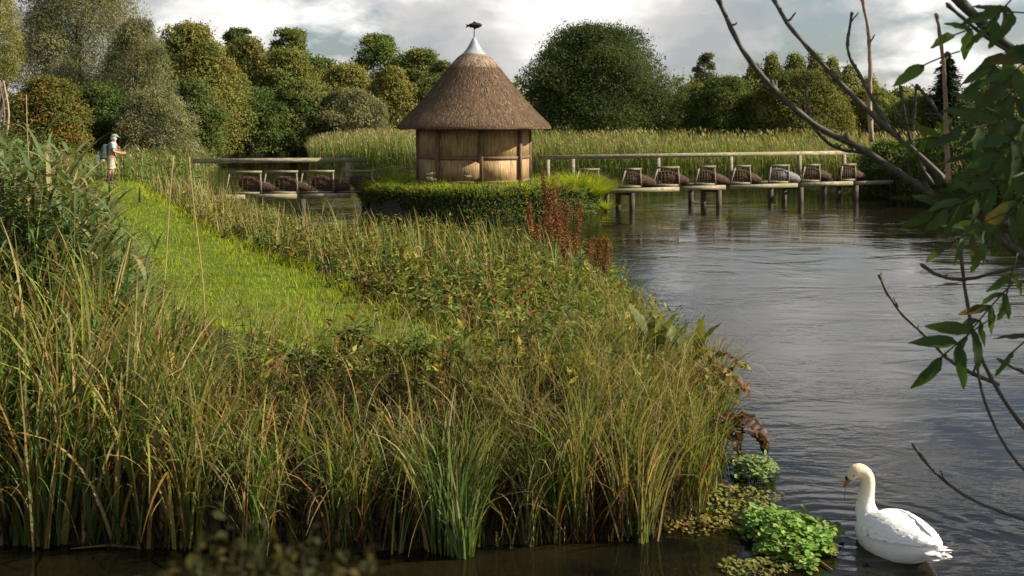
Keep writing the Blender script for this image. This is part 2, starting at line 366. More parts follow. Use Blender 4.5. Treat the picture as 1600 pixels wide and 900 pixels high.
def sdf(poly, x, y):
    """distance inside (+) or outside (-) a polygon"""
    x = np.asarray(x, float); y = np.asarray(y, float); d2 = np.full(x.shape, 1e18); ins = np.zeros(x.shape, bool)
    for (ax, ay), (bx, by) in zip(poly, np.roll(poly, -1, 0)):
        ex, ey = bx - ax, by - ay
        t = np.clip(((x - ax) * ex + (y - ay) * ey) / (ex * ex + ey * ey), 0, 1)
        d2 = np.minimum(d2, (x - ax - t * ex) ** 2 + (y - ay - t * ey) ** 2)
        cr = (ay > y) != (by > y)
        with np.errstate(divide='ignore', invalid='ignore'):
            ins ^= cr & (x < (bx - ax) * (y - ay) / (by - ay + 1e-12) + ax)
    return np.where(ins, 1, -1) * np.sqrt(d2)

def lump(x, y): return .5 * np.sin(x * 1.7 + 1.3 * np.sin(y * .9)) * np.cos(y * 1.3 + .7) + .3 * np.sin(x * 4.1 + y * 2.7)
def z_near(x, y): return np.interp(sdf(NEAR, x, y), [-1.5, -.3, 0, .35, 1.2, 2.6], [-.55, -.15, 0.0, .2, .62, .86]) + .03 * lump(x, y)
def z_far(x, y): return np.interp(sdf(FAR, x, y), [-1.5, -.3, 0, .4, 2, 6], [-.55, -.15, .02, .25, .55, .75]) + .03 * lump(x, y)

def terrain(name, xs, ys, fz, mat, label, cat):
    X, Y = np.meshgrid(xs, ys); Z = fz(X, Y)
    mb = MB(); mb.add(np.stack([X, Y, Z], -1), grid_faces(len(ys), len(xs)))
    return tag(mb.build(name, mat, smooth=True), label, cat, kind='structure')

terrain('ground', [-900, -100, 0, 100, 900], [-60, 0, 60, 200, 1500], lambda x, y: x * 0 - .6, M['bed'], 'brown bed of the river lying under the water', 'river bed')
xs = np.concatenate([np.linspace(-320, -30, 14), np.linspace(-28, -8, 41), np.linspace(-7.75, 3.5, 76)])
ys = np.concatenate([np.linspace(4.5, 20, 90), np.linspace(20.3, 60, 80), np.linspace(62, 141, 40)])
terrain('near_bank', xs, ys, z_near, M['soil'], 'near river bank carrying the grass path and the sedges', 'river bank')
xs = np.concatenate([np.linspace(-300, -50, 12), np.linspace(-48, 32, 110), np.linspace(36, 600, 14)])
ys = np.concatenate([np.linspace(25, 75, 80), np.linspace(76, 132, 40), np.linspace(140, 900, 12)])
terrain('far_bank', xs, ys, z_far, M['meadow'], 'flat far bank with reeds and trees beyond the hut', 'river bank')
mb = MB(); gx = np.concatenate([[-900], np.linspace(-45, 45, 60), [900]]); gy = np.concatenate([[-80], np.linspace(0, 140, 80), [1200]])
X, Y = np.meshgrid(gx, gy); mb.add(np.stack([X, Y, X * 0], -1), grid_faces(len(gy), len(gx)))
tag(mb.build('river_water', M['water'], smooth=True), 'broad rippled grey river flowing past the hut', 'river', kind='structure')

PY = np.array([9.0, 10.3, 11, 12.5, 15, 19, 22, 28, 35, 42, 60]); PX = np.array([-.75, -1.45, -2.4, -3.45, -4.8, -6.95, -8.3, -11.0, -14.0, -17.3, -26])
PW = np.array([.6, .95, 1.3, 1.4, 1.5, 1.45, 1.4, 1.4, 1.4, 1.2, .8])
def pathd(x, y): return np.where(y < 9.2, 3.0, (x - np.interp(y, PY, PX)) / np.interp(y, PY, PW))      # -1..1 inside the mown path
ys = np.linspace(9.15, 52, 120); u = np.linspace(-1.05, 1.05, 9)
Y = np.repeat(ys[:, None], 9, 1); X = np.interp(Y, PY, PX) + u[None] * np.interp(Y, PY, PW)
mb = MB(); mb.add(np.stack([X, Y, z_near(X, Y) + .012], -1), grid_faces(120, 9))
tag(mb.build('path', M['turf'], smooth=True), 'bright green mown grass path curving along the bank', 'path', kind='structure')

# ------------------------------------------------------------------ hut on its island
HX, HYY, HZ = -1.28, 34.6, 1.03
IC = np.array([-1.22, 34.5]); IRX, IRY = 3.95, 3.5
def ir(a): return 1 + .03 * np.sin(3 * a + 1) + .02 * np.sin(7 * a)
na = 72; a = np.linspace(0, 2 * math.pi, na, endpoint=False)
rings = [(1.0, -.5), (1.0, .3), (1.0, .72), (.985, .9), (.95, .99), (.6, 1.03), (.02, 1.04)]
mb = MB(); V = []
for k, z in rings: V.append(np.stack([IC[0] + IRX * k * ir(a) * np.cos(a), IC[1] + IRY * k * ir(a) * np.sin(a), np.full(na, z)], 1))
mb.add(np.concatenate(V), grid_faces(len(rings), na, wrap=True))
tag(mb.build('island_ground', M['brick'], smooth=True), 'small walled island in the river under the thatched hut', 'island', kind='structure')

hut = thing('thatched_hut', (HX, HYY, HZ), 'eight sided reed walled hut with a steep conical thatched roof on the island', 'hut')
RW = 1.93
ang = [math.radians(-81 + 45 * k) for k in range(8)]
corner = [np.array([RW * math.sin(t), -RW * math.cos(t)]) for t in ang]
WT = 1.86
for k in range(8):
    p, q = corner[k], corner[(k + 1) % 8]
    nrm = (p + q); nrm = nrm / np.linalg.norm(nrm); e = (q - p) / np.linalg.norm(q - p)
    for z0, z1 in ((.05, .83), (.83, WT)):
        mb = MB(); c = (p + q) / 2 - nrm * .05; L_ = np.linalg.norm(q - p) - .08
        mb.box((c[0], c[1], (z0 + z1) / 2), (L_, .05, z1 - z0 - .005), math.atan2(e[1], e[0]))
        mb.build('reed_panel', M['panel'], hut, local=True)
    for nm, z, hh in (('sill_beam', .05, .10), ('middle_rail', .83, .10), ('top_plate', WT - .06, .13)):
        mb = MB(); c = (p + q) / 2 - nrm * .03
        mb.box((c[0], c[1], z), (np.linalg.norm(q - p) - .11, .07, hh), math.atan2(e[1], e[0])); mb.build(nm, M['brown_wood'], hut, local=True)
    mb = MB(); mb.box((p[0] * .985, p[1] * .985, WT / 2), (.115, .115, WT), -ang[k] + math.pi / 8 if False else ang[k]); mb.build('corner_post', M['brown_wood'], hut, local=True)

# thatch: a solid bell shaped cone plus straw lying down its slope
ZE = 1.78
prof = [(1.9, .10), (2.3, .0), (2.5, -.03), (2.575, .0), (2.585, .06), (2.50, .16), (2.30, .36), (2.05, .60), (1.76, .92), (1.47, 1.27), (1.2, 1.60), (.95, 1.93), (.78, 2.12), (.66, 2.27), (.52, 2.42), (.40, 2.50), (.05, 2.52)]
na = 96; a = np.linspace(0, 2 * math.pi, na, endpoint=False); mb = MB(); V = []
for r_, z_ in prof:
    rr = r_ * (1 + .010 * np.sin(5 * a + 3 * z_) + .006 * np.sin(13 * a + 2 * z_))
    V.append(np.stack([rr * np.cos(a), rr * np.sin(a), np.full(na, ZE + z_) + .012 * np.sin(7 * a)], 1))
mb.add(np.concatenate(V), grid_faces(len(prof), na, wrap=True), (.11, .066, .04))
po = np.array(prof[3:16]); seg = np.linalg.norm(np.diff(po, axis=0), axis=1); cum = np.concatenate([[0], np.cumsum(seg)])
n = 34000; s_ = cum[-1] * (1 - np.sqrt(R.random(n))) * .99; s_ = np.where(R.random(n) < .06, R.uniform(0, .1, n), s_)
r_ = np.interp(s_, cum, po[:, 0]); z_ = np.interp(s_, cum, po[:, 1]); r2 = np.interp(np.maximum(s_ - .2, 0), cum, po[:, 0]) + .01; z2 = np.interp(np.maximum(s_ - .2, 0), cum, po[:, 1]) - .012
t_ = R.uniform(0, 2 * math.pi, n); t2 = t_ + R.normal(0, .035, n)
A = np.stack([(r_ + .004) * np.cos(t_), (r_ + .004) * np.sin(t_), ZE + z_ + .006], 1); B = np.stack([(r2 + R.uniform(.0, .03, n)) * np.cos(t2), (r2 + .01) * np.sin(t2), ZE + z2 + R.uniform(0, .03, n)], 1)
tg = np.stack([-np.sin(t_), np.cos(t_), np.zeros(n)], 1)
P = np.stack([A, (A + B) / 2 + np.stack([np.cos(t_), np.sin(t_), np.full(n, .6)], 1) * .008, B], 1)
col = pick([(5, (.125, .083, .050)), (3, (.175, .12, .075)), (2, (.085, .056, .035)), (.7, (.26, .195, .125))], n)
strips(mb, P, np.repeat(tg[:, None] * R.uniform(.005, .010, (n, 1, 1)), 3, 1), col, col)
roof = mb.build('thatch_roof', M['straw'], hut, local=True)
mb = MB()                                                     # pale netted ridge band under the cap
n = 2600; s_ = cum[-1] - R.random(n) * .55; r_ = np.interp(s_, cum, po[:, 0]) + .02; z_ = np.interp(s_, cum, po[:, 1]) + .01
t_ = R.uniform(0, 2 * math.pi, n); t2 = t_ + R.normal(0, .25, n)
A = np.stack([r_ * np.cos(t_), r_ * np.sin(t_), ZE + z_], 1); B = np.stack([(r_ + .1) * np.cos(t2), (r_ + .1) * np.sin(t2), ZE + z_ - .11], 1)
tg = np.stack([-np.sin(t_), np.cos(t_), np.zeros(n)], 1); P = np.stack([A, (A + B) / 2, B], 1)
col = pick([(3, (.34, .26, .185)), (2, (.24, .17, .12)), (1, (.14, .095, .065))], n)
strips(mb, P, np.repeat(tg[:, None] * .011, 3, 1), col, col); mb.build('ridge_band', M['straw'], roof, local=True)
mb = MB(); V = []; cp = [(.43, 2.46), (.435, 2.49), (.36, 2.56), (.25, 2.70), (.15, 2.87), (.07, 3.02), (.03, 3.08)]
a = np.linspace(0, 2 * math.pi, 40, endpoint=False)
for r_, z_ in cp: V.append(np.stack([r_ * np.cos(a), r_ * np.sin(a), np.full(40, ZE + z_)], 1))
mb.add(np.concatenate(V), grid_faces(len(cp), 40, wrap=True)); mb.build('metal_cap', M['lead'], hut, smooth=True, local=True)
zt = ZE + 3.06
pole = MB().tube([(0, 0, zt), (0, 0, zt + .38)], .016, 8).build('vane_pole', M['iron'], hut, local=True)
fish = [(-.28, .10), (-.255, .05), (-.285, -.03), (-.21, .015), (-.15, .02), (-.13, -.03), (-.09, -.005), (0, -.035), (.03, -.075), (.07, -.04), (.13, -.03), (.20, -.0), (.265, .055), (.275, .085), (.25, .115), (.20, .14), (.12, .16),
        (.07, .165), (.02, .205), (-.03, .185), (-.05, .155), (-.10, .125), (-.13, .145), (-.15, .115), (-.20, .085)]
mb = MB(); f = np.array(fish); k = len(f); th = .018; fz = zt + .36
cx = np.array([.03, .06])
V = np.concatenate([np.stack([f[:, 0], np.full(k, -th * .35), fz + f[:, 1]], 1), np.stack([f[:, 0], np.full(k, th * .35), fz + f[:, 1]], 1)])
mb.add(V, [[i, (i + 1) % k, k + (i + 1) % k, k + i] for i in range(k)]); mb.F.append(np.array([list(range(k))[::-1]])); mb.F.append(np.array([list(range(k, 2 * k))]))
tt = np.linspace(0, 1, 12); mb.tube(np.stack([-.2 + .46 * tt, 0 * tt, fz + .06 + .02 * tt], 1), .055 * np.sin(math.pi * tt ** .8) ** .7 + .006, 10)
mb.build('weathervane_fish', M['iron'], hut, local=True)

# ------------------------------------------------------------------ walkways with the eel traps
def walkway(A, B, name, label, n_posts, piles, deck_w=1.9, zd=.72, zr=1.78, posts=None, beams=()):
    A = np.array(A, float); B = np.array(B, float); e = (B - A); Ln = np.linalg.norm(e); e /= Ln; nrm = np.array([e[1], -e[0]])   # nrm points to the near side
    if nrm[1] > 0: nrm = -nrm
    w_ = thing(name, (A[0], A[1], 0), label, 'footbridge')
    P = lambda s, o, z: (A[0] + e[0] * s + nrm[0] * o, A[1] + e[1] * s + nrm[1] * o, z)
    MB().beam(P(-.15, 0, zr), P(Ln + .2, 0, zr), .15, .155).build('handrail', M['wood'], w_)
    for s in posts: MB().beam(P(s, 0.06, zd - .1), P(s, 0.06, zr - .08), .15, .13).build('rail_post', M['wood'], w_)
    MB().beam(P(0, .1, zd - .03), P(Ln, .1, zd - .03), .2, .08).build('walking_board', M['dark_wood'], w_)
    for s0, s1, dz in beams: MB().beam(P(s0, deck_w, zd - .06 + dz), P(s1, deck_w, zd - .06 + dz), .16, .15).build('front_beam', M['wood'], w_)
    for s in piles:
        for o in (.15, deck_w * .5, deck_w): MB().beam(P(s, o, -.6), P(s, o, zd - .145), .17, .17).build('pile', M['dark_wood'], w_)
        MB().beam(P(s, -.1, zd - .09 - .1), P(s, deck_w - .1, zd - .19), .14, .1).build('cross_beam', M['dark_wood'], w_)
    return P, e, nrm, w_

PR, eR, nR, _ = walkway((1.1, 36.2), (14.35, 42.3), 'trap_walkway', 'long weathered timber walkway with handrail running from the island to the far bank', 0,
    piles=(2.5, 6.15, 9.9, 12.6), posts=(.15, 1.15, 4.75, 8.05, 11.4, 13.7), beams=((1.4, 4.4, 0), (4.6, 6.4, .01), (6.65, 9.7, 0), (9.9, 12.4, .012), (12.6, 14.5, 0)))
PL, eL, nL, _ = walkway((-10.3, 33.6), (-5.1, 34.6), 'trap_walkway', 'short weathered timber walkway with a plank handrail left of the island', 0,
    piles=(1.2, 3.4), posts=(4.85,), beams=((0, 1.6, 0), (1.8, 3.2, .01), (3.4, 4.9, 0)), zd=.72, zr=1.75, deck_w=1.6)

def make_trap(grey=False, sag=0.0, fw=1.0, fh=.66, bl=1.0, lean=-.14):
    """timber mouth frame with a wicker screen, long wicker basket tapering away from it (local: x along the walkway)"""
    parts = []
    mb = MB()                                  # frame leans back along x
    for a_, b_ in (((-fw / 2, 0, 0), (-fw / 2 - lean * 1.0, 0, fh)), ((fw / 2, 0, 0), (fw / 2 + lean * .2, 0, fh))):
        mb.beam(a_, b_, .05, .055)
    mb.beam((-fw / 2 - lean * 1.0 - .05, 0, fh + .02), (fw / 2 + lean * .2 + .05, 0, fh + .02), .07, .07); mb.beam((-fw / 2 + .04, 0, .03), (fw / 2 - .04, 0, .03), .06, .06)
    parts.append(('mouth_frame', mb, M['frame_wood']))
    mb = MB()
    for k in range(6):
        f = (k + .5) / 6; mb.beam((-fw / 2 + .05 + (fw - .1) * f + .1 * (1 - f), .03, .06), (-fw / 2 + .05 + (fw - .1) * f + .1 * (1 - f), .03, fh - .03), .018, .016)
    for k in range(5): mb.beam((-fw / 2 + .1, .045, .1 + k * .1), (fw / 2 - .04, .045, .1 + k * .1), .012, .018)
    parts.append(('wicker_screen', mb, M['mesh_panel']))
    mb = MB(); t = np.linspace(0, 1, 15); ax = np.stack([-.16 + (bl + .12) * t, .27 - .05 * t, .36 - .22 * t ** 1.2 - sag * t], 1)
    rad = np.interp(t, [0, .12, .35, .7, .9, 1], [.10, .20, .24, .21, .16, .11])
    mb.tube(ax, rad, 16)
    n = 900; tt = R.random(n); c_ = np.stack([np.interp(tt, t, ax[:, k]) for k in range(3)], 1); rr = np.interp(tt, t, rad); ph = R.uniform(0, 2 * math.pi, n)
    o_ = np.stack([np.zeros(n), np.cos(ph), np.sin(ph)], 1); p0 = c_ + o_ * (rr + .006)[:, None]
    dd = np.stack([np.full(n, .9), -.6 * np.sin(ph) * 0, R.normal(0, .25, n)], 1); dd += np.stack([np.zeros(n), -np.sin(ph), np.cos(ph)], 1) * R.choice([-1, 1], n)[:, None] * R.uniform(.2, 1.2, n)[:, None]
    dd /= np.linalg.norm(dd, axis=1)[:, None]; P = np.stack([p0 - dd * .06, p0 + o_ * .014, p0 + dd * .06], 1)
    strips(mb, P, np.repeat((np.cross(dd, o_) * .006)[:, None], 3, 1), np.full((n, 3), .4), np.full((n, 3), .4))
    parts.append(('wicker_basket', mb, M['grey_wicker'] if grey else M['wicker']))
    return parts

def place_trap(loc, rz, label, group, **k):
    o = thing('eel_trap', loc, label, 'eel trap', group, rz)
    for nm, mb, m in make_trap(**k): mb.build(nm, m, o, local=True)
    return o
rzR = math.atan2(eR[1], eR[0]); rzL = math.atan2(eL[1], eL[0])
def s_on(P, px, off, A, e):       # station on the walkway that stands in the direction of photo column px
    s = np.linspace(-1, 16, 3401); q = np.array([P(v, off, 0) for v in s]); return s[np.argmin(np.abs(q[:, 0] / q[:, 1] - (px - 800) / F))]
GR = 'eel traps along the walkway right of the hut'; GL = 'eel traps along the walkway left of the hut'
rt = [(922, 'brown wicker eel trap partly behind the green grass clump at the island end', {}), (989, 'brown wicker eel trap second from the hut on the right walkway', {}), (1047, 'wide brown eel trap just right of the second tall rail post', dict(fw=1.05)),
      (1107, 'weathered eel trap with a mossy sagging basket left of the middle rail post', dict(sag=.06)), (1160, 'dark brown eel trap directly above the middle trio of piles', {}), (1220, 'silvery grey eel trap, the only pale basket on the walkway', dict(grey=True)),
      (1273, 'brown eel trap between the grey basket and the last trap', {}), (1330, 'farthest brown eel trap beside the dark bank shrub', dict(sag=.05))]
for px, lab, k in rt:
    s = s_on(PR, px, 1.55, 0, 0); k.setdefault('fw', R.uniform(.78, .95)); k.setdefault('sag', R.uniform(0, .05)); place_trap(PR(s - .12, 1.55 + R.uniform(-.12, .1), .74), rzR - .12 + R.normal(0, .08), lab, GR, bl=R.uniform(.95, 1.12), fh=R.uniform(.6, .68), lean=R.uniform(-.24, -.08), **k)
lt = [(380, 'eel trap frame mostly sunk behind tan bank grass'), (437, 'eel trap with its basket half behind tan grass tips'), (494, 'eel trap with open frame between two others left of the island'), (555, 'eel trap under the rail end nearest the island edge')]
for px, lab in lt:
    s = s_on(PL, px, 1.35, 0, 0); place_trap(PL(s, 1.35, .74), rzL - .1, lab, GL, fw=1.12, fh=.68, bl=1.0)

# ------------------------------------------------------------------ vegetation palettes
SEDGE = [(5, (.055, .10, .022)), (4, (.09, .14, .026)), (3, (.19, .21, .035)), (1.1, (.30, .235, .095)), (.7, (.25, .13, .035)), (.5, (.12, .06, .03))]
DRY = [(4, (.33, .25, .115)), (3, (.25, .20, .085)), (2, (.17, .155, .05)), (1.5, (.40, .31, .16)), (1, (.10, .115, .03))]
HERB = [(4, (.075, .115, .024)), (3, (.13, .155, .033)), (2, (.20, .205, .04)), (1.2, (.15, .09, .035)), (.6, (.28, .24, .035))]
LUSH = [(4, (.23, .29, .02)), (3, (.29, .335, .024)), (2, (.18, .24, .022)), (1, (.36, .33, .05))]
REED = [(4, (.075, .12, .04)), (3, (.11, .155, .06)), (1.5, (.16, .18, .065)), (.5, (.30, .25, .12)), (.3, (.2, .1, .04))]
FARREED = [(4, (.115, .165, .032)), (3, (.165, .20, .038)), (2, (.085, .13, .03)), (.8, (.24, .21, .085))]

def scatter(n, xr, yr, keep, nearbias=0.0):
    """random points kept by a test, thinner with distance"""
    y = yr[0] * (yr[1] / yr[0]) ** R.random(n) if nearbias else R.uniform(*yr, n)
    x = R.uniform(*xr, n) if not nearbias else y * R.uniform(-.56, .56, n)
    k = keep(x, y); return x[k], y[k]

# z that the tops of the near growth reach, by direction from the bridge
def toplevel(x, y):
    a = x / y
    return np.interp(a, [-.62, -.5, -.45, -.41, -.375, -.33, -.28, -.2, -.12, -.04, .04, .1, .15, .2, .24, .27], [2.85, 2.75, 2.55, 2.2, 1.8, 1.4, 1.02, .88, .86, .98, 1.15, 1.2, 1.08, .92, .78, .65])

# sedge belt at the water's edge
def build_sedge():
    mb = MB()
    x, y = scatter(20000, (-6.5, 2.4), (6.95, 10.2), lambda x, y: (sdf(NEAR, x, y) > -.12) & (pathd(x, y) ** 2 > 1.1) & (R.random(len(x)) < np.exp(-np.maximum(sdf(NEAR, x, y) - .7, 0) * .75)) & (R.random(len(x)) < np.interp(x / y, [-.45, -.2], [.42, 1.])))
    # tufts: roots drawn towards tussock centres
    cx, cy = R.uniform(-7, 2.5, 420), R.uniform(7, 10.3, 420)
    j = np.argmin((x[:, None] - cx[None]) ** 2 + (y[:, None] - cy[None]) ** 2, 1); k = R.uniform(.45, .92, len(x)); x = x * (1 - k) + cx[j] * k; y = y * (1 - k) + cy[j] * k
    ok = sdf(NEAR, x, y) > -.1; x, y, j = x[ok], y[ok], j[ok]; n = len(x)
    z = z_near(x, y)
    h = np.clip(toplevel(x, y) - z, .35, 1.3) * R.uniform(.5, 1.3, n) * R.uniform(.7, 1.2, 420)[j] * 1.22
    h = np.minimum(h, np.clip(toplevel(x, y) + .2 * R.random(n) - z, .3, 1.7))
    dryt = R.random(420)[j]
    c0 = pick(SEDGE, n); d0 = pick(DRY, n); kk = (R.random(n) < .10 + .22 * (dryt > .7))[:, None]
    c0 = np.where(kk, d0, c0); c1 = np.where((R.random(n) < .32)[:, None], mixc(c0, pick(DRY, n), .75), c0 * 1.15)
    az = np.where(R.random(n) < .65, R.normal(R.uniform(-2.6, .8, 420)[j], .6), R.uniform(0, 2 * math.pi, n))
    blades(mb, np.stack([x, y, z - .03], 1), h, R.uniform(.006, .015, n) * np.interp(x / y, [-.4, -.18], [2.3, 1.0]), c0, c1, lean=R.uniform(.0, .28, n), bend=np.abs(R.normal(1.3, .8, n)), az=az, segs=8, kink=.14)
    # long straw arcs hanging over the belt
    n = 1500; x = R.uniform(-3.2, 2.0, n); y = R.uniform(7.6, 10.4, n); ok = (sdf(NEAR, x, y) > 0); x, y = x[ok], y[ok]; n = len(x); z = z_near(x, y); c = pick(DRY + [(3, (.2, .2, .05))], n)
    blades(mb, np.stack([x, y, z], 1), (np.clip(toplevel(x, y) - z, .4, 1.2)) * R.uniform(1.2, 1.9, n), R.uniform(.005, .010, n), c * .8, c * 1.1, lean=R.uniform(.05, .35, n), bend=R.uniform(1.7, 3.0, n), az=np.where(R.random(n) < .6, R.normal(-.7, 1.0, n), R.uniform(0, 6.28, n)), segs=10)
    # broad sword leaves at the left
    n = 900; x = R.uniform(-5.5, -.8, n); y = R.uniform(7.2, 9.2, n); ok = (sdf(NEAR, x, y) > -.05) & (R.random(n) < np.interp(x / y, [-.5, -.3, -.1], [1, .9, .25])); x, y = x[ok], y[ok]; n = len(x); z = z_near(x, y); c = pick([(4, (.06, .11, .022)), (2, (.10, .15, .03)), (2, (.22, .22, .035)), (.8, (.28, .15, .04))], n)
    blades(mb, np.stack([x, y, z], 1), np.minimum(R.uniform(.8, 1.5, n), np.clip(toplevel(x, y) + .22 * R.random(n) - z, .3, 1.6)), R.uniform(.022, .04, n), c, np.where((R.random(n) < .3)[:, None], pick([(1, (.32, .24, .08)), (1, (.26, .13, .04))], n), c * 1.1), lean=R.uniform(0, .3, n), bend=np.abs(R.normal(.9, .8, n)), segs=8, kink=.2)
    # short dark blades added low in the belt to deepen its shade
    n = 9000; x = R.uniform(-6.5, 2.3, n); y = 7.1 + 1.5 * R.random(n) ** 1.2; ok = sdf(NEAR, x, y) > -.05; x, y = x[ok], y[ok]; n = len(x)
    c = pick([(3, (.05, .032, .016)), (2, (.085, .055, .026)), (2, (.035, .04, .014)), (.6, (.2, .14, .06))], n); blades(mb, np.stack([x, y, z_near(x, y)], 1), R.uniform(.2, .7, n), R.uniform(.008, .02, n), c, c, lean=R.uniform(0, .5, n), bend=R.uniform(.2, 2.2, n), segs=4)
    # a few long dead blades fallen towards the water
    n = 240; x = R.uniform(-5.5, .9, n); y = np.full(n, 7.5) + R.uniform(-.2, .5, n); z = np.maximum(z_near(x, y), 0)
    c = pick(SEDGE + DRY, n); blades(mb, np.stack([x, y, z], 1), R.uniform(.6, 1.3, n), R.uniform(.01, .02, n), c, c * .9, lean=R.uniform(.3, .9, n), bend=R.uniform(.6, 1.3, n), az=R.normal(-1.5, 1.0, n), segs=7)
    tag(mb.build('sedge_bed', M['sedge']), 'dense belt of arching green and straw coloured sedge at the near water edge', 'sedge', kind='stuff')
build_sedge()

# tall common reed on the left: cane, broad drooping leaves
def reed_leaves(mb, x, y, z, h, nl, Lr, Wr, pal, canew=.012, cane_pal=None, segs=5):
    n = len(x); laz = R.uniform(0, 2 * math.pi, n); lean = np.abs(R.normal(.05, .08, n))
    c = pick(cane_pal or REED, n)
    P = blades(mb, np.stack([x, y, z], 1), h, np.full(n, canew), c, c, lean=lean, bend=R.uniform(0, .25, n), az=laz, segs=6)
    for k in range(nl):
        f = R.uniform(.25, 1.0, n); i = np.clip((f * 6), 0, 5.999); i0 = i.astype(int); fr = (i - i0)[:, None]
        p = P[np.arange(n), i0] * (1 - fr) + P[np.arange(n), i0 + 1] * fr
        a_ = R.uniform(0, 2 * math.pi, n); el = R.uniform(.15, 1.1, n)
        d = np.stack([np.cos(a_) * np.cos(el), np.sin(a_) * np.cos(el), np.sin(el)], 1); up = np.stack([-np.cos(a_) * np.sin(el), -np.sin(a_) * np.sin(el), np.cos(el)], 1)
        c0 = pick(pal, n); c1 = np.where((R.random(n) < .2)[:, None], pick(DRY, n), c0 * 1.1)
        leafs(mb, p, d, up, R.uniform(*Lr, n), R.uniform(*Wr, n), c0, c1, droop=R.uniform(.3, 1.7, n), fold=.2, segs=segs, prof='reed')
mb = MB()
x, y = scatter(4600, (-9.5, -2.2), (7.7, 13), lambda x, y: (x / y < -.36) & (x / y > -.66) & (pathd(x, y) < -1.15) & (sdf(NEAR, x, y) > .3) & (R.random(len(x)) < np.interp(x / y, [-.5, -.37], [1, .3])))
z = z_near(x, y); h = np.clip(toplevel(x, y) - z, .5, 2.4) * R.uniform(.6, 1.12, len(x)) 
reed_leaves(mb, x, y, z, h, 9, (.3, .65), (.013, .028), REED)
tag(mb.build('reed_bed', M['sedge']), 'tall broad leaved common reeds crowding the left side of the near bank', 'reeds', kind='stuff')

# straw and brown seed plumes over the reeds at the far left
mb = MB(); n = 42; x = R.uniform(-6.4, -4.7, n); y = R.uniform(9.2, 13, n); ok = x / y > -.6; x, y = x[ok], y[ok]; n = len(x); z = z_near(x, y); h = np.clip(toplevel(x, y) - z, .5, 2.3) * R.uniform(.9, 1.14, n)
c = pick([(2, (.42, .33, .2)), (1, (.30, .21, .12))], n); P = blades(mb, np.stack([x, y, z], 1), h, np.full(n, .011), c, c, lean=R.uniform(0, .1, n), bend=R.uniform(0, .25, n), segs=6)
for k in range(26):
    i = R.random(n) * .8; p = P[:, 5] * (1 - i[:, None]) + P[:, 6] * i[:, None]; dd = unit(n) * .6 + np.array([0, 0, .8]); leafs(mb, p, dd, unit(n), R.uniform(.05, .12, n), R.uniform(.003, .007, n), c * .96, c, droop=.8, segs=2)
tag(mb.build('reed_plumes', M['sedge']), 'straw coloured flowering reed plumes at the far left edge of the near bank', 'reed plumes', kind='stuff')

# mown path turf
mb = MB()
x, y = scatter(150000, 0, (9.1, 50), lambda x, y: (np.abs(pathd(x, y)) < 1.25 + .15 * lump(x * 2, y * 2)) & (sdf(NEAR, x, y) > .4), 1)
x, y = x[:80000], y[:80000]; n = len(x); z = z_near(x, y); tuft = .5 + .5 * np.sin(x * 5 + 2 * np.sin(y * 3.1)) * np.cos(y * 4.2 + x)
h = R.uniform(.03, .075, n) * (1 + .7 * tuft ** 3) * np.interp(np.abs(pathd(x, y)), [.6, 1.25], [1, 2.2]) * np.interp(y, [10, 40], [1, 1.5])
c = pick(LUSH, n) * (1 + .28 * lump(x * 1.3 + 4, y * .9)[:, None]); c = np.where((R.random(n) < .07 + .16 * (lump(x * .9, y * .7 + 2) > .35))[:, None], pick([(2, (.24, .19, .07)), (2, (.11, .13, .03)), (1, (.16, .12, .05))], n), c); blades(mb, np.stack([x, y, z], 1), h, R.uniform(.006, .012, n) * np.interp(y, [10, 40], [1, 3]), c * .97, c * 1.04, lean=R.uniform(0, .7, n), bend=R.uniform(.2, 1.2, n), segs=2)
tag(mb.build('path_grass', M['grass']), 'short lush bright green grass covering the mown path', 'grass', kind='stuff')

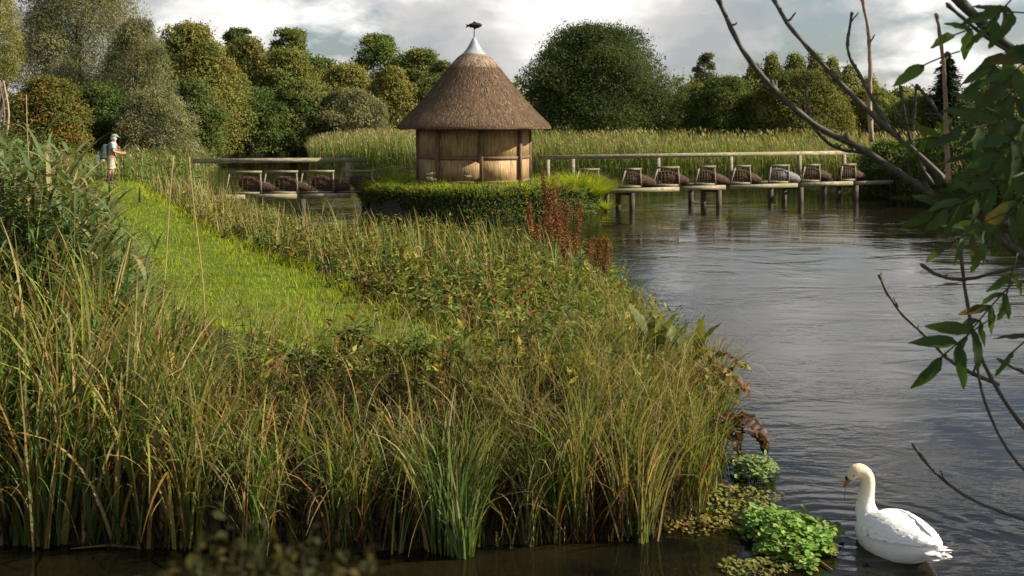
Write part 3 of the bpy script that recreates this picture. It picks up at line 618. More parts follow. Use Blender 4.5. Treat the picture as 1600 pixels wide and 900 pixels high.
# herbs and sedge right of the path (wide tongue of bank beside the river)
def rightof(x, y): return (pathd(x, y) > 1.15) & (sdf(NEAR, x, y) > .0)
def build_herbs():
    mb = MB()
    x, y = scatter(26000, (-13, 2.4), (8.4, 36), lambda x, y: rightof(x, y) & (R.random(len(x)) < np.interp(y, [9, 20, 36], [1, .55, .3])))
    n = len(x); z = z_near(x, y); edge = np.interp(pathd(x, y), [1.1, 1.8], [.45, 1.0]); cap = np.where(y < 13, np.clip(toplevel(x, y) - z, .3, .75), .75)
    rim = np.interp(sdf(NEAR, x, y), [0, 1.0], [.8, 1.0])
    h = R.uniform(.55, 1.15, n) * cap * edge * rim * np.interp(y, [9, 13, 20, 36], [1.0, .95, .95, 1.0]) * (1 + .3 * lump(x * .8, y * .8))
    dry = np.interp(y, [9, 13, 17, 20], [.22, .32, .6, .8]); kk = (R.random(n) < dry)[:, None]
    c0 = np.where(kk, pick(DRY, n), pick(SEDGE, n)); c1 = np.where(kk, pick(DRY, n), c0 * 1.2)
    blades(mb, np.stack([x, y, z], 1), h * 1.1, R.uniform(.007, .014, n) * np.interp(y, [9, 30], [1, 2.6]), c0 * .96, c1, lean=R.uniform(0, .3, n), bend=np.abs(R.normal(.6, .5, n)), az=np.where(R.random(n) < .5, R.normal(2.6, .8, n), R.uniform(0, 6.28, n)), segs=5)
    tag(mb.build('tan_grass', M['sedge']), 'tan and olive wild grasses on the bank between the path and the river', 'grass', kind='stuff')
    # leafy herbs
    mb = MB()
    x, y = scatter(12000, (-12, 2.3), (8.2, 34), lambda x, y: rightof(x, y) & (R.random(len(x)) < np.interp(y, [9, 18, 34], [1, .55, .3])) & ((lump(x * .6 + 2, y * .6) > -.3) | (pathd(x, y) < 2)))
    n = len(x); z = z_near(x, y); edge = np.interp(pathd(x, y), [1.1, 2.0], [.5, 1.0]); h = R.uniform(.4, .95, n) * edge * .78
    az = R.uniform(0, 6.28, n); c = pick(HERB, n)
    P = blades(mb, np.stack([x, y, z], 1), h, np.full(n, .009), c * .96, c, lean=R.uniform(0, .2, n), bend=R.uniform(0, .4, n), az=az, segs=6)
    for k in range(22):
        f = R.uniform(.12, 1, n) * 5.99; i = f.astype(int); fr = (f - i)[:, None]; p = P[np.arange(n), i] * (1 - fr) + P[np.arange(n), i + 1] * fr
        a_ = R.uniform(0, 6.28, n); el = R.uniform(-.3, .9, n); d = np.stack([np.cos(a_) * np.cos(el), np.sin(a_) * np.cos(el), np.sin(el)], 1)
        cc = c * R.uniform(.75, 1.25, (n, 1)); cc = np.where((R.random(n) < .06)[:, None], pick([(1, (.3, .23, .03)), (1, (.24, .09, .04))], n), cc)
        L_ = R.uniform(.07, .17, n) * (1.25 - f / 9); diamonds(mb, p + d * L_[:, None] * .5, d, unit(n) * .7 + np.array([0, 0, 1]), L_, L_ * R.uniform(.22, .4, n), cc)
    tag(mb.build('herb_bed', M['sedge']), 'leafy green and yellowing herbs tangled through the bank grasses', 'herbs', kind='stuff')
build_herbs()

# left of the path, further off: rank green growth
mb = MB()
x, y = scatter(40000, 0, (12.5, 70), lambda x, y: (pathd(x, y) < -1.1) & (R.random(len(x)) < .9) & (x / y > -.62), 1)
n = len(x); z = z_near(x, y); h = R.uniform(.5, 1.0, n) * np.interp(y, [12, 20, 40, 70], [.9, 1.1, 1.5, 1.7]) * np.interp(pathd(x, y), [-2.5, -1.1], [1, .45]) * (1 + .35 * lump(x * .5, y * .4))
kk = (R.random(n) < .3)[:, None]; c0 = np.where(kk, pick([(2, (.2, .15, .06)), (1, (.2, .11, .05)), (1, (.27, .22, .10))], n), pick(HERB, n)); blades(mb, np.stack([x, y, z], 1), h, R.uniform(.010, .02, n) * np.interp(y, [12, 50], [1, 3]), c0 * .96, c0 * 1.1, bend=np.abs(R.normal(.5, .5, n)), segs=4)
m_ = 15000; j = R.integers(0, n, m_); p = np.stack([x[j], y[j], z[j] + h[j] * R.uniform(.3, .95, m_)], 1) + R.normal(0, .08, (m_, 3)); sz_ = R.uniform(.05, .11, m_) * np.interp(y[j], [12, 50], [1, 2.2])
diamonds(mb, p, unit(m_), unit(m_) * .7 + np.array([.3, -.2, 1]), sz_, sz_ * .45, pick(HERB, m_))
tag(mb.build('bank_growth', M['sedge']), 'rank olive and brown growth left of the path behind the angler', 'undergrowth', kind='stuff')

# reed beds of the far bank and pool margin
def reeds_far(name, label, keep, n0, xr, yr, fz, hr, wd, pal, top=.35):
    mb = MB(); x, y = scatter(n0, xr, yr, keep); n = len(x); z = fz(x, y); h = R.uniform(*hr, n) * (1 + .14 * lump(x * .35, y * .35) + .07 * lump(x * 1.3, y * 1.1))
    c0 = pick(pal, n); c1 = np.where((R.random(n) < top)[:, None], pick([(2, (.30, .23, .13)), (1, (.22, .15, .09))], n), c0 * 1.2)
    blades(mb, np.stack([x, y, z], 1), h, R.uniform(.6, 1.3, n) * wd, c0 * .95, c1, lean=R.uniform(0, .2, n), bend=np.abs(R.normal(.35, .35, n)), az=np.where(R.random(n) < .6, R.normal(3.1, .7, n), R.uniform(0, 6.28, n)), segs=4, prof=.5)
    m_ = n; f = R.uniform(.3, .95, m_); p = np.stack([x, y, z + h * f], 1) + R.normal(0, .06, (m_, 3)); d = unit(m_) * np.array([1, 1, .6]) + np.array([-.3, -.2, .4]); c = pick(pal, m_)
    diamonds(mb, p, d, unit(m_), R.uniform(.3, .6, m_) * (wd / .05), R.uniform(.03, .055, m_) * (wd / .05), c)
    k = R.random(n) < top * .6; p = np.stack([x, y, z + h * .97], 1)[k]; m_ = len(p)
    diamonds(mb, p, unit(m_) * .4 + np.array([-.3, 0, .9]), unit(m_), R.uniform(.16, .3, m_), R.uniform(.05, .09, m_), pick([(2, (.34, .26, .16)), (1, (.22, .14, .10))], m_))
    return tag(mb.build(name, M['sedge']), label, 'reeds', kind='stuff')
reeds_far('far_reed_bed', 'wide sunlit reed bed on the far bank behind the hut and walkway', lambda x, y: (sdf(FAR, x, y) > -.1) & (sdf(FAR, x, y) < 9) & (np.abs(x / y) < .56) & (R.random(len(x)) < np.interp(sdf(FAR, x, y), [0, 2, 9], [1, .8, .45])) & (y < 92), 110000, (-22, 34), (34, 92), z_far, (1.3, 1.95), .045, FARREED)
reeds_far('pool_reed_margin', 'low green reed margin along the still pool under the left trees', lambda x, y: ((sdf(FAR, x, y) > -.2) & (sdf(FAR, x, y) < 7) & (y > 90) | (sdf(NEAR, x, y) > 0) & (sdf(NEAR, x, y) < 5) & (y > 37)) & (x / y > -.58) & (x < 0), 60000, (-60, -8), (37, 136), lambda x, y: np.maximum(z_near(x, y), z_far(x, y)) - np.where(y < 88, .25, 0), (.75, 1.2), .07, [(4, (.085, .12, .028)), (3, (.12, .15, .03)), (1, (.19, .17, .06))], .15)

# island grass, spilling over the wall
mb = MB(); n = 15000; a = R.uniform(0, 2 * math.pi, n); k = np.where(R.random(n) < .45, R.uniform(.95, 1.03, n), np.sqrt(R.random(n))); x = IC[0] + IRX * ir(a) * k * np.cos(a); y = IC[1] + IRY * ir(a) * k * np.sin(a)
ok = ((x - HX) ** 2 + (y - HYY) ** 2 > 2.05 ** 2); x, y, k, a = x[ok], y[ok], k[ok], a[ok]; n = len(x)
z = np.interp(k, [0, .95, 1, 1.04], [1.03, .97, .8, .72]); h = np.where(k > .93, R.uniform(.12, .40, n), R.uniform(.06, .22, n)) * (1 + .55 * lump(x * 1.6, y * 1.6 + 3))
c = pick(LUSH + [(4, (.08, .13, .03)), (2, (.11, .14, .035))], n) * (1 + .3 * lump(x * 1.1 + 2, y)[:, None]); blades(mb, np.stack([x, y, z], 1), h, R.uniform(.014, .026, n), c * .96, c * 1.06, lean=np.where(k > .93, R.uniform(.3, 1.2, n), R.uniform(0, .4, n)), bend=R.uniform(.3, 1.5, n), az=np.where(k > .93, a, R.uniform(0, 6.28, n)), segs=4)
n = 17000; a = R.uniform(math.pi, 2 * math.pi, n); x = IC[0] + (IRX + .06) * ir(a) * np.cos(a); y = IC[1] + (IRY + .06) * ir(a) * np.sin(a); z = .95 - R.random(n) ** 1.2 * np.clip(.42 + .16 * np.sin(a * 9) + .1 * np.sin(a * 23) + .55 * (np.cos(a - 5.35) > .45), .1, .93)
p = np.stack([x, y, z], 1) + R.normal(0, .07, (n, 3)); c = pick([(3, (.06, .10, .025)), (2, (.10, .13, .035)), (1, (.15, .17, .08)), (.6, (.13, .07, .04))], n)
diamonds(mb, p, unit(n) + np.array([0, -.2, -.3]), unit(n) * .6 + np.stack([np.cos(a), np.sin(a), np.full(n, .6)], 1), R.uniform(.06, .13, n), R.uniform(.03, .06, n), c)
tag(mb.build('island_grass', M['grass']), 'lush grass and trailing herbs fringing the hut island wall', 'grass', kind='stuff')
# the mound of fresh grass at the right end of the island
def grass_clump(name, label, c, rad, hgt, n, w_, pal, az0=None, cat='grass clump', up=.25, mat='grass'):
    o = thing(name, c, label, cat); mb = MB(); a = R.uniform(0, 6.28, n); k = np.sqrt(R.random(n)) * rad
    root = np.stack([c[0] + k * np.cos(a), c[1] + k * np.sin(a), np.full(n, c[2])], 1); col = pick(pal, n)
    blades(mb, root, hgt * R.uniform(.6, 1.1, n), R.uniform(.6, 1.2, n) * w_, col * .96, col * 1.06, lean=up * k / rad + R.uniform(0, .2, n), bend=R.uniform(.2, 1.6, n), az=a, segs=6)
    mb.build('leaf_blades', M[mat], o); return o
grass_clump('grass_clump', 'fresh green grass mound spilling over the right end of the island', (2.25, 34.0, .55), .75, 1.0, 2200, .022, LUSH + [(2, (.2, .22, .09))], up=.8)
grass_clump('grass_clump', 'small green tuft sprouting from the pile at the walkway start', (3.2, 34.6, .05), .12, .42, 160, .02, LUSH, up=.7)
for px, lab in ((665, 'cluster of small white umbel flowers left in front of the hut wall'), (735, 'single pale umbel flower head at the foot of the middle hut post')):
    c = at(px, 291, 32.2); o = thing('wild_flower', c, lab, 'flower'); mb = MB(); mh = MB()
    for q in range(5 if px < 700 else 2):
        b = c + np.array([R.uniform(-.2, .2), R.uniform(-.1, .1), 0]); t_ = b + np.array([R.uniform(-.08, .08), 0, R.uniform(.22, .42)]); mb.tube([b, (b + t_) / 2 + .01, t_], .006, 5, (.12, .15, .04))
        n = 40; pp = t_ + R.normal(0, 1, (n, 3)) * np.array([.05, .05, .015]); diamonds(mh, pp, unit(n) * np.array([1, 1, .2]), np.tile([0, 0, 1.0], (n, 1)) + unit(n) * .4, .03, .025, np.full((n, 3), .55) * np.array([1, 1, .9]))
    mb.build('stem', M['sedge'], o); mh.build('flower_head', M['sedge'], o)

# ------------------------------------------------------------------ trees
def crown_cloud(mb, lobes, n, size, pal, drop=0.0, out=1.0, slim=.5):
    """leaf clumps on the outside of each lobe: own colour per clump, uneven outline, gaps between lobes"""
    lobes = np.array(lobes); wgt = lobes[:, 3] * lobes[:, 4]; j = R.choice(len(lobes), n, p=wgt / wgt.sum())
    v = unit(n); v[:, 2] = np.where(v[:, 2] < -.35, -v[:, 2], v[:, 2])
    rad = 1 - np.abs(R.normal(0, .16, n)); rad = np.where(R.random(n) < .2, R.uniform(1, 1.12, n) + np.abs(R.normal(0, .16, n)) * (v[:, 2] > -.2), rad)
    rad *= 1 + .12 * np.sin(v[:, 0] * 9 + j) * np.sin(v[:, 2] * 8 + j * 2) + .07 * np.sin(v[:, 1] * 17 + j * 3) * np.cos(v[:, 2] * 15)
    L_ = lobes[j]; p = L_[:, :3] + v * rad[:, None] * np.stack([L_[:, 3], L_[:, 3], L_[:, 4]], 1)
    nr = v / np.stack([L_[:, 3], L_[:, 3], L_[:, 4]], 1); nr /= np.linalg.norm(nr, axis=1)[:, None]
    lc = pick(pal, len(lobes), .12)[j] * R.uniform(.72, 1.28, (n, 1)); lc[:, 0] *= R.uniform(.9, 1.15, n)
    d = unit(n) + nr * .3 + np.array([0, 0, -drop]); s = size * R.uniform(.6, 1.4, n)
    diamonds(mb, p, d, nr * out + unit(n) * .75, s, s * slim, lc)

def tree(name, label, x0, x1, ytop, d, pal, shape='round', n=9000, zb=None, lob=34, drop=0., slim=.5, size=None, group='trees beyond the river', seed=0, trunk_z=None, depthk=.8, full=.62):
    global R
    R_old = R; R = np.random.default_rng(1000 + seed)
    cx = ((x0 + x1) / 2 - 800) / F * d; hw = (x1 - x0) / 2 / F * d * (1.36 if shape == 'round' else 1.12 if shape == 'airy' else 1.5 if shape == 'poplar' else 1.05); zt = H - (ytop - HY) / F * d; z0 = .7; zb = zb if zb is not None else z0
    base = np.array([cx, d, z0]); o = thing(name, base, label, 'tree' if 'shrub' not in name else 'shrub', group)
    zc, hh = (zt + zb) / 2, (zt - zb) / 2; lobes = []
    lob = int(lob * 1.7); n = int(n * 2.7)
    for k in range(lob):
        f = (k + R.random()) / lob; th = R.uniform(0, 2 * math.pi); q = R.random() ** .45
        if shape in ('round', 'willow', 'dome'):
            wmax = (np.interp(f, [0, .12, .35, .6, .8, 1], [.86, .97, 1, .90, .68, .32]) if shape == 'dome' else np.interp(f, [0, .15, .4, .65, .85, 1], [.78, .9, 1, .88, .62, .3])); lr = R.uniform(.15, .29)
            if shape == 'willow': lr *= .95
        elif shape == 'airy': wmax = np.interp(f, [0, .3, .6, 1], [.7, .95, 1, .45]); lr = R.uniform(.17, .28)
        else: wmax = np.interp(f, [0, .2, .5, .8, 1], [.9, 1, .85, .5, .12]); lr = R.uniform(.3, .45) * np.interp(f, [0, 1], [1, .5])
        rx = lr * hw * (1 if hw < 1.4 * hh else 1.4 * hh / hw); rz = rx * (1.5 if shape == 'willow' else 1.9 if shape == 'poplar' else .85)
        ro = max(wmax * hw - rx * .8, 0) * q
        c = base + np.array([ro * math.cos(th), ro * math.sin(th) * depthk, 0]); c[2] = min(max(zb + f * (zt - zb), zb + rz * .5), zt - rz * .95); lobes.append((*c, rx, rz))
    mb = MB()
    if shape == 'conifer':
        m_ = n; f = R.random(m_) ** .75; tier = f + .012 * np.sin(f * 90 + 2); a = R.uniform(0, 6.28, m_); arm = np.floor(a / .52) * .52 + R.normal(0, .1, m_)
        rr = (1 - tier * .93) * hw * R.random(m_) ** .6 * (1 + .42 * np.sin(arm * 5 + np.floor(tier * 17) * 2.3)) * np.where(np.sin(tier * 70 + arm * 2) > -.3, 1, .55); p = np.stack([base[0] + rr * np.cos(arm), base[1] + rr * np.sin(arm), zb + (zt - zb) * tier - rr * .22 + R.normal(0, .09, m_)], 1)
        d_ = np.stack([np.cos(arm), np.sin(arm), -.3 + R.normal(0, .3, m_)], 1); s = (size or 2.4 * d / 1024) * R.uniform(.7, 1.5, m_); diamonds(mb, p, d_, unit(m_) * .6 + np.array([0, 0, 1]), s * 1.5, s * .5, pick(pal, m_))
    else:
        crown_cloud(mb, lobes, n, size or 2.5 * d / 1024, pal, drop, slim=slim)
        if True:                 # leaves between the lobes, so that limbs and sky show only here and there
            m_ = int(n * (.3 if shape == 'airy' else .55)); f = R.random(m_); th = R.uniform(0, 6.283, m_)
            wm = np.interp(f, [0, .2, .5, .8, 1], [.9, 1, .85, .5, .1]) if shape == 'poplar' else np.interp(f, [0, .12, .35, .6, .8, 1], [.84, .95, .98, .90, .72, .25])
            rr = hw * wm * R.uniform(.45, .93, m_) * (1 + .1 * np.sin(th * 5 + f * 9) + .07 * np.sin(th * 11 + f * 23)); p = np.stack([base[0] + rr * np.cos(th), base[1] + rr * depthk * np.sin(th), zb + f * (zt - zb) * .96], 1)
            nr = np.stack([np.cos(th), np.sin(th), np.interp(f, [0, .5, 1], [0, .5, 2])], 1); s = (size or 2.5 * d / 1024) * R.uniform(.6, 1.4, m_)
            cl = pick(pal, 60, .1)[(np.floor(th * 3) + np.floor(f * 6) * 7).astype(int) % 60] * R.uniform(.75, 1.25, (m_, 1))
            diamonds(mb, p, unit(m_) + nr * .2 + np.array([0, 0, -drop]), nr + unit(m_) * .75, s, s * slim, cl)
    tb = MB(); hgt = zt - z0; tt = np.linspace(0, 1, 7)
    tb.tube(np.stack([base[0] + .03 * hgt * np.sin(tt * 3 + seed), base[1] + 0 * tt, z0 - .3 + tt * hgt * .78], 1), (.028 * hgt) * (1 - tt * .85) + .02, 7)
    for lb in lobes[:9]:
        s_ = base + np.array([0, 0, hgt * R.uniform(.15, .4)]); e_ = np.array(lb[:3]); tb.tube([s_, s_ * .5 + e_ * .5 + np.array([0, 0, -.04 * hgt]), e_], [.012 * hgt, .008 * hgt, .003 * hgt], 5)
    tb.build('trunk', M['bark'], o); mb.build('crown', M['tree'], o); R = R_old
    return o

OLIVE = [(3, (.16, .166, .046)), (2, (.13, .148, .04)), (1, (.19, .182, .05))]
GOLD = [(3, (.19, .182, .05)), (2, (.16, .165, .045)), (1, (.22, .20, .056))]
SILVER = [(3, (.17, .17, .08)), (2, (.22, .215, .115)), (2, (.11, .12, .055))]
DARK = [(3, (.06, .095, .025)), (2, (.08, .115, .03)), (1, (.10, .125, .038))]
MIDG = [(3, (.09, .125, .034)), (2, (.12, .145, .04)), (1, (.15, .16, .046))]
PALE = [(3, (.18, .20, .065)), (2, (.22, .225, .09)), (1, (.14, .165, .05))]
T = tree
T('willow_tree', 'yellowish willow leaning in at the upper left corner with bare grey stems', -70, 42, -30, 40, GOLD, 'willow', 7000, zb=4.6, drop=.8, slim=.28, seed=1)
T('willow_tree', 'huge grey green willow with drooping foliage, tallest tree on the left', 8, 252, -70, 66, SILVER, 'willow', 46000, lob=70, drop=1.0, slim=.26, seed=2, full=.72)
T('willow_tree', 'silvery willow limb mass hanging right of the huge willow', 150, 285, 30, 62, SILVER, 'willow', 13000, drop=1.0, slim=.26, seed=3)
T('broadleaf_tree', 'golden olive tree directly right of the huge willow', 238, 362, 38, 78, GOLD, 'round', 14000, seed=4)
T('broadleaf_tree', 'dark green tree top peeping out between the olive trees on the left', 335, 412, 44, 112, DARK, 'airy', 6000, lob=44, seed=5)
T('broadleaf_tree', 'dark green crown standing highest above the olive trees left of the gap', 405, 500, 46, 115, MIDG, 'airy', 8000, lob=52, seed=6)
T('broadleaf_tree', 'broad olive tree under the dark green tops left of the hut', 338, 440, 60, 92, OLIVE, 'round', 12000, seed=7)
T('broadleaf_tree', 'brownish olive tree sloping down left of the sky gap', 398, 505, 78, 90, OLIVE, 'round', 12000, seed=8)
T('broadleaf_tree', 'rounded olive tree half way up the left slope of trees', 280, 390, 95, 80, OLIVE, 'round', 12000, seed=9)
T('broadleaf_tree', 'dark green bushy tree by the pool edge left of centre', 335, 442, 138, 82, DARK, 'round', 10000, seed=10)
T('broadleaf_tree', 'mid green bushy tree right of the dark one by the pool', 415, 512, 128, 84, MIDG, 'round', 10000, seed=11)
T('broadleaf_tree', 'low golden olive tree at the foot of the sky gap', 485, 592, 102, 96, GOLD, 'round', 11000, seed=12)
T('poplar_tree', 'dark poplar with sky showing through its crown left of the roof', 543, 648, 54, 118, MIDG, 'airy', 7500, lob=58, seed=13, full=.8)
T('poplar_tree', 'dense green poplar leaning towards the thatched roof', 600, 700, 78, 116, MIDG, 'airy', 9000, lob=60, seed=14)
T('poplar_tree', 'small green tree top touching the left slope of the roof', 660, 730, 96, 112, MIDG, 'airy', 5500, lob=40, seed=15)
T('broadleaf_tree', 'round golden olive tree in front of the poplars left of the roof', 572, 652, 106, 90, GOLD, 'round', 9000, seed=16)
T('broadleaf_tree', 'dull green tree close behind the left eave of the hut', 632, 735, 122, 92, MIDG, 'round', 9000, seed=17)
T('willow_shrub', 'pale olive willow shrub behind the reeds left of the hut', 500, 600, 140, 84, SILVER, 'round', 8000, slim=.35, seed=18)
T('willow_shrub', 'pale grey willow shrub at the back behind the angler', 185, 300, 142, 58, SILVER, 'round', 9000, drop=.2, slim=.3, seed=19)
T('thorn_shrub', 'rusty olive thorn shrub under the huge willow', 15, 130, 122, 56, [(2, (.15, .135, .032)), (2, (.11, .12, .03)), (1, (.19, .145, .035))], 'round', 9000, seed=20)
T('thorn_shrub', 'dark thorn shrub in the willow shade left of the pale shrub', 95, 205, 132, 60, DARK, 'round', 8000, seed=21)
T('sallow_tree', 'great dark dome shaped sallow right of the hut', 792, 1070, 42, 92, [(3, (.048, .068, .021)), (2, (.066, .086, .028)), (1.2, (.095, .112, .045))], 'dome', 42000, lob=75, slim=.36, seed=22, zb=.6, depthk=.9)
T('ash_tree', 'thin airy tree top just right of the great dome', 1075, 1128, 84, 150, [(2, (.10, .11, .06)), (1, (.13, .13, .08))], 'airy', 2600, lob=26, seed=23, group='trees right of the great dome')
GRP = 'trees right of the great dome'
T('sallow_tree', 'dark rounded sallow beside the great dome', 1062, 1200, 122, 88, DARK + [(1, (.10, .11, .03))], 'dome', 15000, slim=.4, seed=24, group=GRP)
T('sallow_tree', 'broad olive sallow dome behind the bare branches', 1165, 1335, 112, 86, OLIVE + [(2, (.07, .085, .025))], 'dome', 18000, lob=44, slim=.4, seed=25, group=GRP)
for k, (a, b, t_) in enumerate([(1160, 1195, 100), (1190, 1226, 86), (1222, 1262, 84), (1255, 1292, 84), (1285, 1318, 92), (1310, 1345, 104), (1338, 1382, 122)]):
    T('poplar_tree', ['short pale poplar at the left end of the far poplar row', 'second pale poplar of the far row, left of its tallest pair', 'left one of the tallest pair in the far poplar row', 'right one of the tallest pair in the far poplar row', 'pale poplar behind the crossing bare branches', 'sloping shorter poplar near the right end of the far row', 'lowest poplar at the right end of the far row'][k], a - 6, b + 6, t_, 128, PALE, 'poplar', 4200, zb=1.5, lob=22, seed=30 + k, group='far poplar row')
T('broadleaf_tree', 'light green tree in the gap between poplar row and dark conifer', 1368, 1448, 138, 105, PALE, 'round', 7000, seed=40, group=GRP)
T('conifer_tree', 'dark pointed conifer behind the hanging leaves at the right', 1425, 1535, 84, 80, [(2, (.026, .044, .02)), (1, (.04, .06, .026))], 'conifer', 7000, zb=1.2, seed=41, group=GRP)
T('broadleaf_tree', 'pale willow like tree at the far right behind the leaf sprays', 1510, 1640, 105, 85, PALE, 'round', 9000, seed=42, group=GRP)
T('broadleaf_tree', 'low green tree under the conifer on the right', 1380, 1480, 150, 82, MIDG + PALE, 'round', 7000, seed=43, group=GRP)
T('bank_shrub', 'dark shrub overhanging the water at the end of the walkway', 1345, 1440, 222, 42, DARK + [(1, (.09, .11, .03))], 'round', 6500, zb=.05, seed=44, group='shrubs on the right bank')
T('bank_shrub', 'dark leafy shrub on the right bank behind the leaf sprays', 1425, 1540, 205, 40, DARK + MIDG, 'round', 7500, zb=.05, seed=45, group='shrubs on the right bank')
T('bank_shrub', 'tall green shrub at the right edge of the river', 1520, 1680, 190, 37, DARK + MIDG, 'round', 8000, zb=.05, seed=46, group='shrubs on the right bank')
for k, (a, b, t_, d, pal, lab) in enumerate([(296, 430, 74, 102, OLIVE, 'olive tree filling the dip between the golden tree and the dark top'), (440, 560, 92, 106, MIDG, 'green tree on the slope falling towards the sky gap'), (478, 610, 120, 103, OLIVE, 'low olive tree closing the bottom of the sky gap'),
        (196, 320, 66, 88, OLIVE, 'olive tree squeezed between willow and golden tree'), (620, 720, 132, 99, OLIVE, 'olive tree low behind the left thatch edge'), (1040, 1130, 132, 108, OLIVE, 'olive tree in the gap right of the great dome'), (1320, 1420, 140, 100, OLIVE, 'olive tree below the right end of the poplar row'), (255, 345, 125, 74, MIDG, 'green bush at the foot of the golden olive tree')]):
    T('broadleaf_tree', lab, a, b, t_, d, pal, 'round', 8500, seed=60 + k)
# far wood closing the view
mb = MB(); n = 26000; x = R.uniform(-170, 190, n); rowz = 7.5 + 1.8 * np.sin(x * .07) + 1.3 * np.sin(x * .19 + 1) + .8 * np.sin(x * .5); p = np.stack([x, 165 + R.uniform(-6, 6, n), .5 + rowz * R.random(n) ** .6 * (1 + .08 * np.sin(x * 1.7))], 1)
diamonds(mb, p, unit(n), unit(n) + np.array([.4, -.6, .6]), R.uniform(.5, 1.1, n), R.uniform(.35, .7, n), pick(OLIVE + MIDG, n))
tag(mb.build('distant_wood', M['tree']), 'distant low wood closing the view along the horizon', 'wood', kind='stuff')
# bare grey stems standing at the left edge
for px, q in ((3, 'leftmost bare grey stem below the yellowish willow'), (9, 'second bare grey stem below the yellowish willow')):
    c = at(px, 215, 34); o = thing('bare_stem', c, q, 'dead stem', 'bare stems at the left edge'); tt = np.linspace(0, 1, 6)
    MB().tube(np.stack([c[0] + .1 * np.sin(tt * 4), c[1] + 0 * tt, c[2] + tt * 1.9], 1), .05 - .03 * tt, 6).build('stem', M['pale_twig'], o)

# ------------------------------------------------------------------ single plants on the near bank
def dock(base, top, label, n_seed=420, rad=.055, pal=None, group='rust red dock stalks on the bank'):
    base = np.array(base); top = np.array(top); o = thing('dock_plant', base, label, 'dock plant', group); hgt = np.linalg.norm(top - base)
    tt = np.linspace(0, 1, 8)[:, None]; ax = base * (1 - tt) + top * tt; ax[:, 0] += .03 * np.sin(tt[:, 0] * 4 + base[0] * 9)
    MB().tube(ax, .008 - .005 * tt[:, 0], 5, (.2, .09, .04)).build('stem', M['sedge'], o)
    mb = MB(); pal = pal or [(3, (.19, .07, .03)), (2, (.25, .10, .04)), (2, (.12, .045, .025)), (.8, (.26, .18, .06)), (.5, (.1, .1, .03))]
    for br in range(7):
        f0 = R.uniform(.35, .8); b0 = np.array([np.interp(f0, tt[:, 0], ax[:, k]) for k in range(3)]); ln = R.uniform(.15, .38) * hgt; a = R.uniform(0, 6.28)
        d = np.array([np.cos(a) * .35, np.sin(a) * .35, .9]); m_ = n_seed // 7; f = R.random(m_)[:, None]; lump_ = (np.sin(f * 26 + br) > -.5)
        p = b0 + d * f * ln + R.normal(0, rad * .5, (m_, 3)) * (1.1 - .8 * f) * lump_
        diamonds(mb, p, unit(m_), unit(m_), R.uniform(.018, .034, m_), R.uniform(.014, .026, m_), pick(pal, m_))
    m_ = n_seed; f = R.uniform(.35, 1, m_); p = np.stack([np.interp(f, tt[:, 0], ax[:, k]) for k in range(3)], 1) + R.normal(0, rad * .6, (m_, 3)) * (1.2 - .9 * f[:, None])
    diamonds(mb, p, unit(m_), unit(m_), R.uniform(.018, .034, m_), R.uniform(.014, .026, m_), pick(pal, m_)); mb.build('seed_head', M['seed'], o)
    lf = MB(); m_ = 7; f = R.uniform(.1, .5, m_); p = np.stack([np.interp(f, tt[:, 0], ax[:, k]) for k in range(3)], 1); a = R.uniform(0, 6.28, m_); d = np.stack([np.cos(a), np.sin(a), np.full(m_, .6)], 1)
    c = pick([(1, (.15, .08, .03)), (1, (.1, .11, .03)), (1, (.25, .2, .08))], m_); leafs(lf, p, d, np.stack([-np.cos(a) * .5, -np.sin(a) * .5, np.ones(m_)], 1), R.uniform(.12, .22, m_), R.uniform(.015, .03, m_), c, c, droop=1.2); lf.build('leaf', M['bigleaf'], o)
DK = [(848, 268, 862, 16.2, 'tallest rust red dock stalk, rising in front of the island edge', 900, .06), (822, 318, 846, 15.6, 'dock stalk with a bent orange tip left of the tallest one', 420, .05), (868, 300, 872, 16.0, 'dock stalk close against the right of the tallest one', 520, .06), (889, 318, 886, 16.4, 'slim dock stalk between the tallest one and the open water', 420, .05),
      (906, 325, 899, 16.6, 'red dock stalk standing up against the water', 420, .055), (838, 352, 840, 14.8, 'short dock stalk low among the herbs', 380, .06), (884, 372, 888, 15.6, 'rusty dock stalk half sunk in the herbs', 420, .06), (918, 378, 915, 15.8, 'short crimson dock stalk left of the brown pair at the water', 420, .06),
      (934, 372, 926, 15.9, 'brown dock at the bank edge, left of the brown pair', 520, .075), (950, 374, 938, 15.9, 'outermost brown dock hanging over the water', 620, .075)]
for px, py, bx, d, lab, ns, rd in DK:
    t_ = at(px, py, d); b_ = at(bx, 500, d); b_[2] = float(z_near(np.array(b_[0]), np.array(b_[1]))); dock(b_, t_, lab, int(ns * 1.1), rd * 1.5)

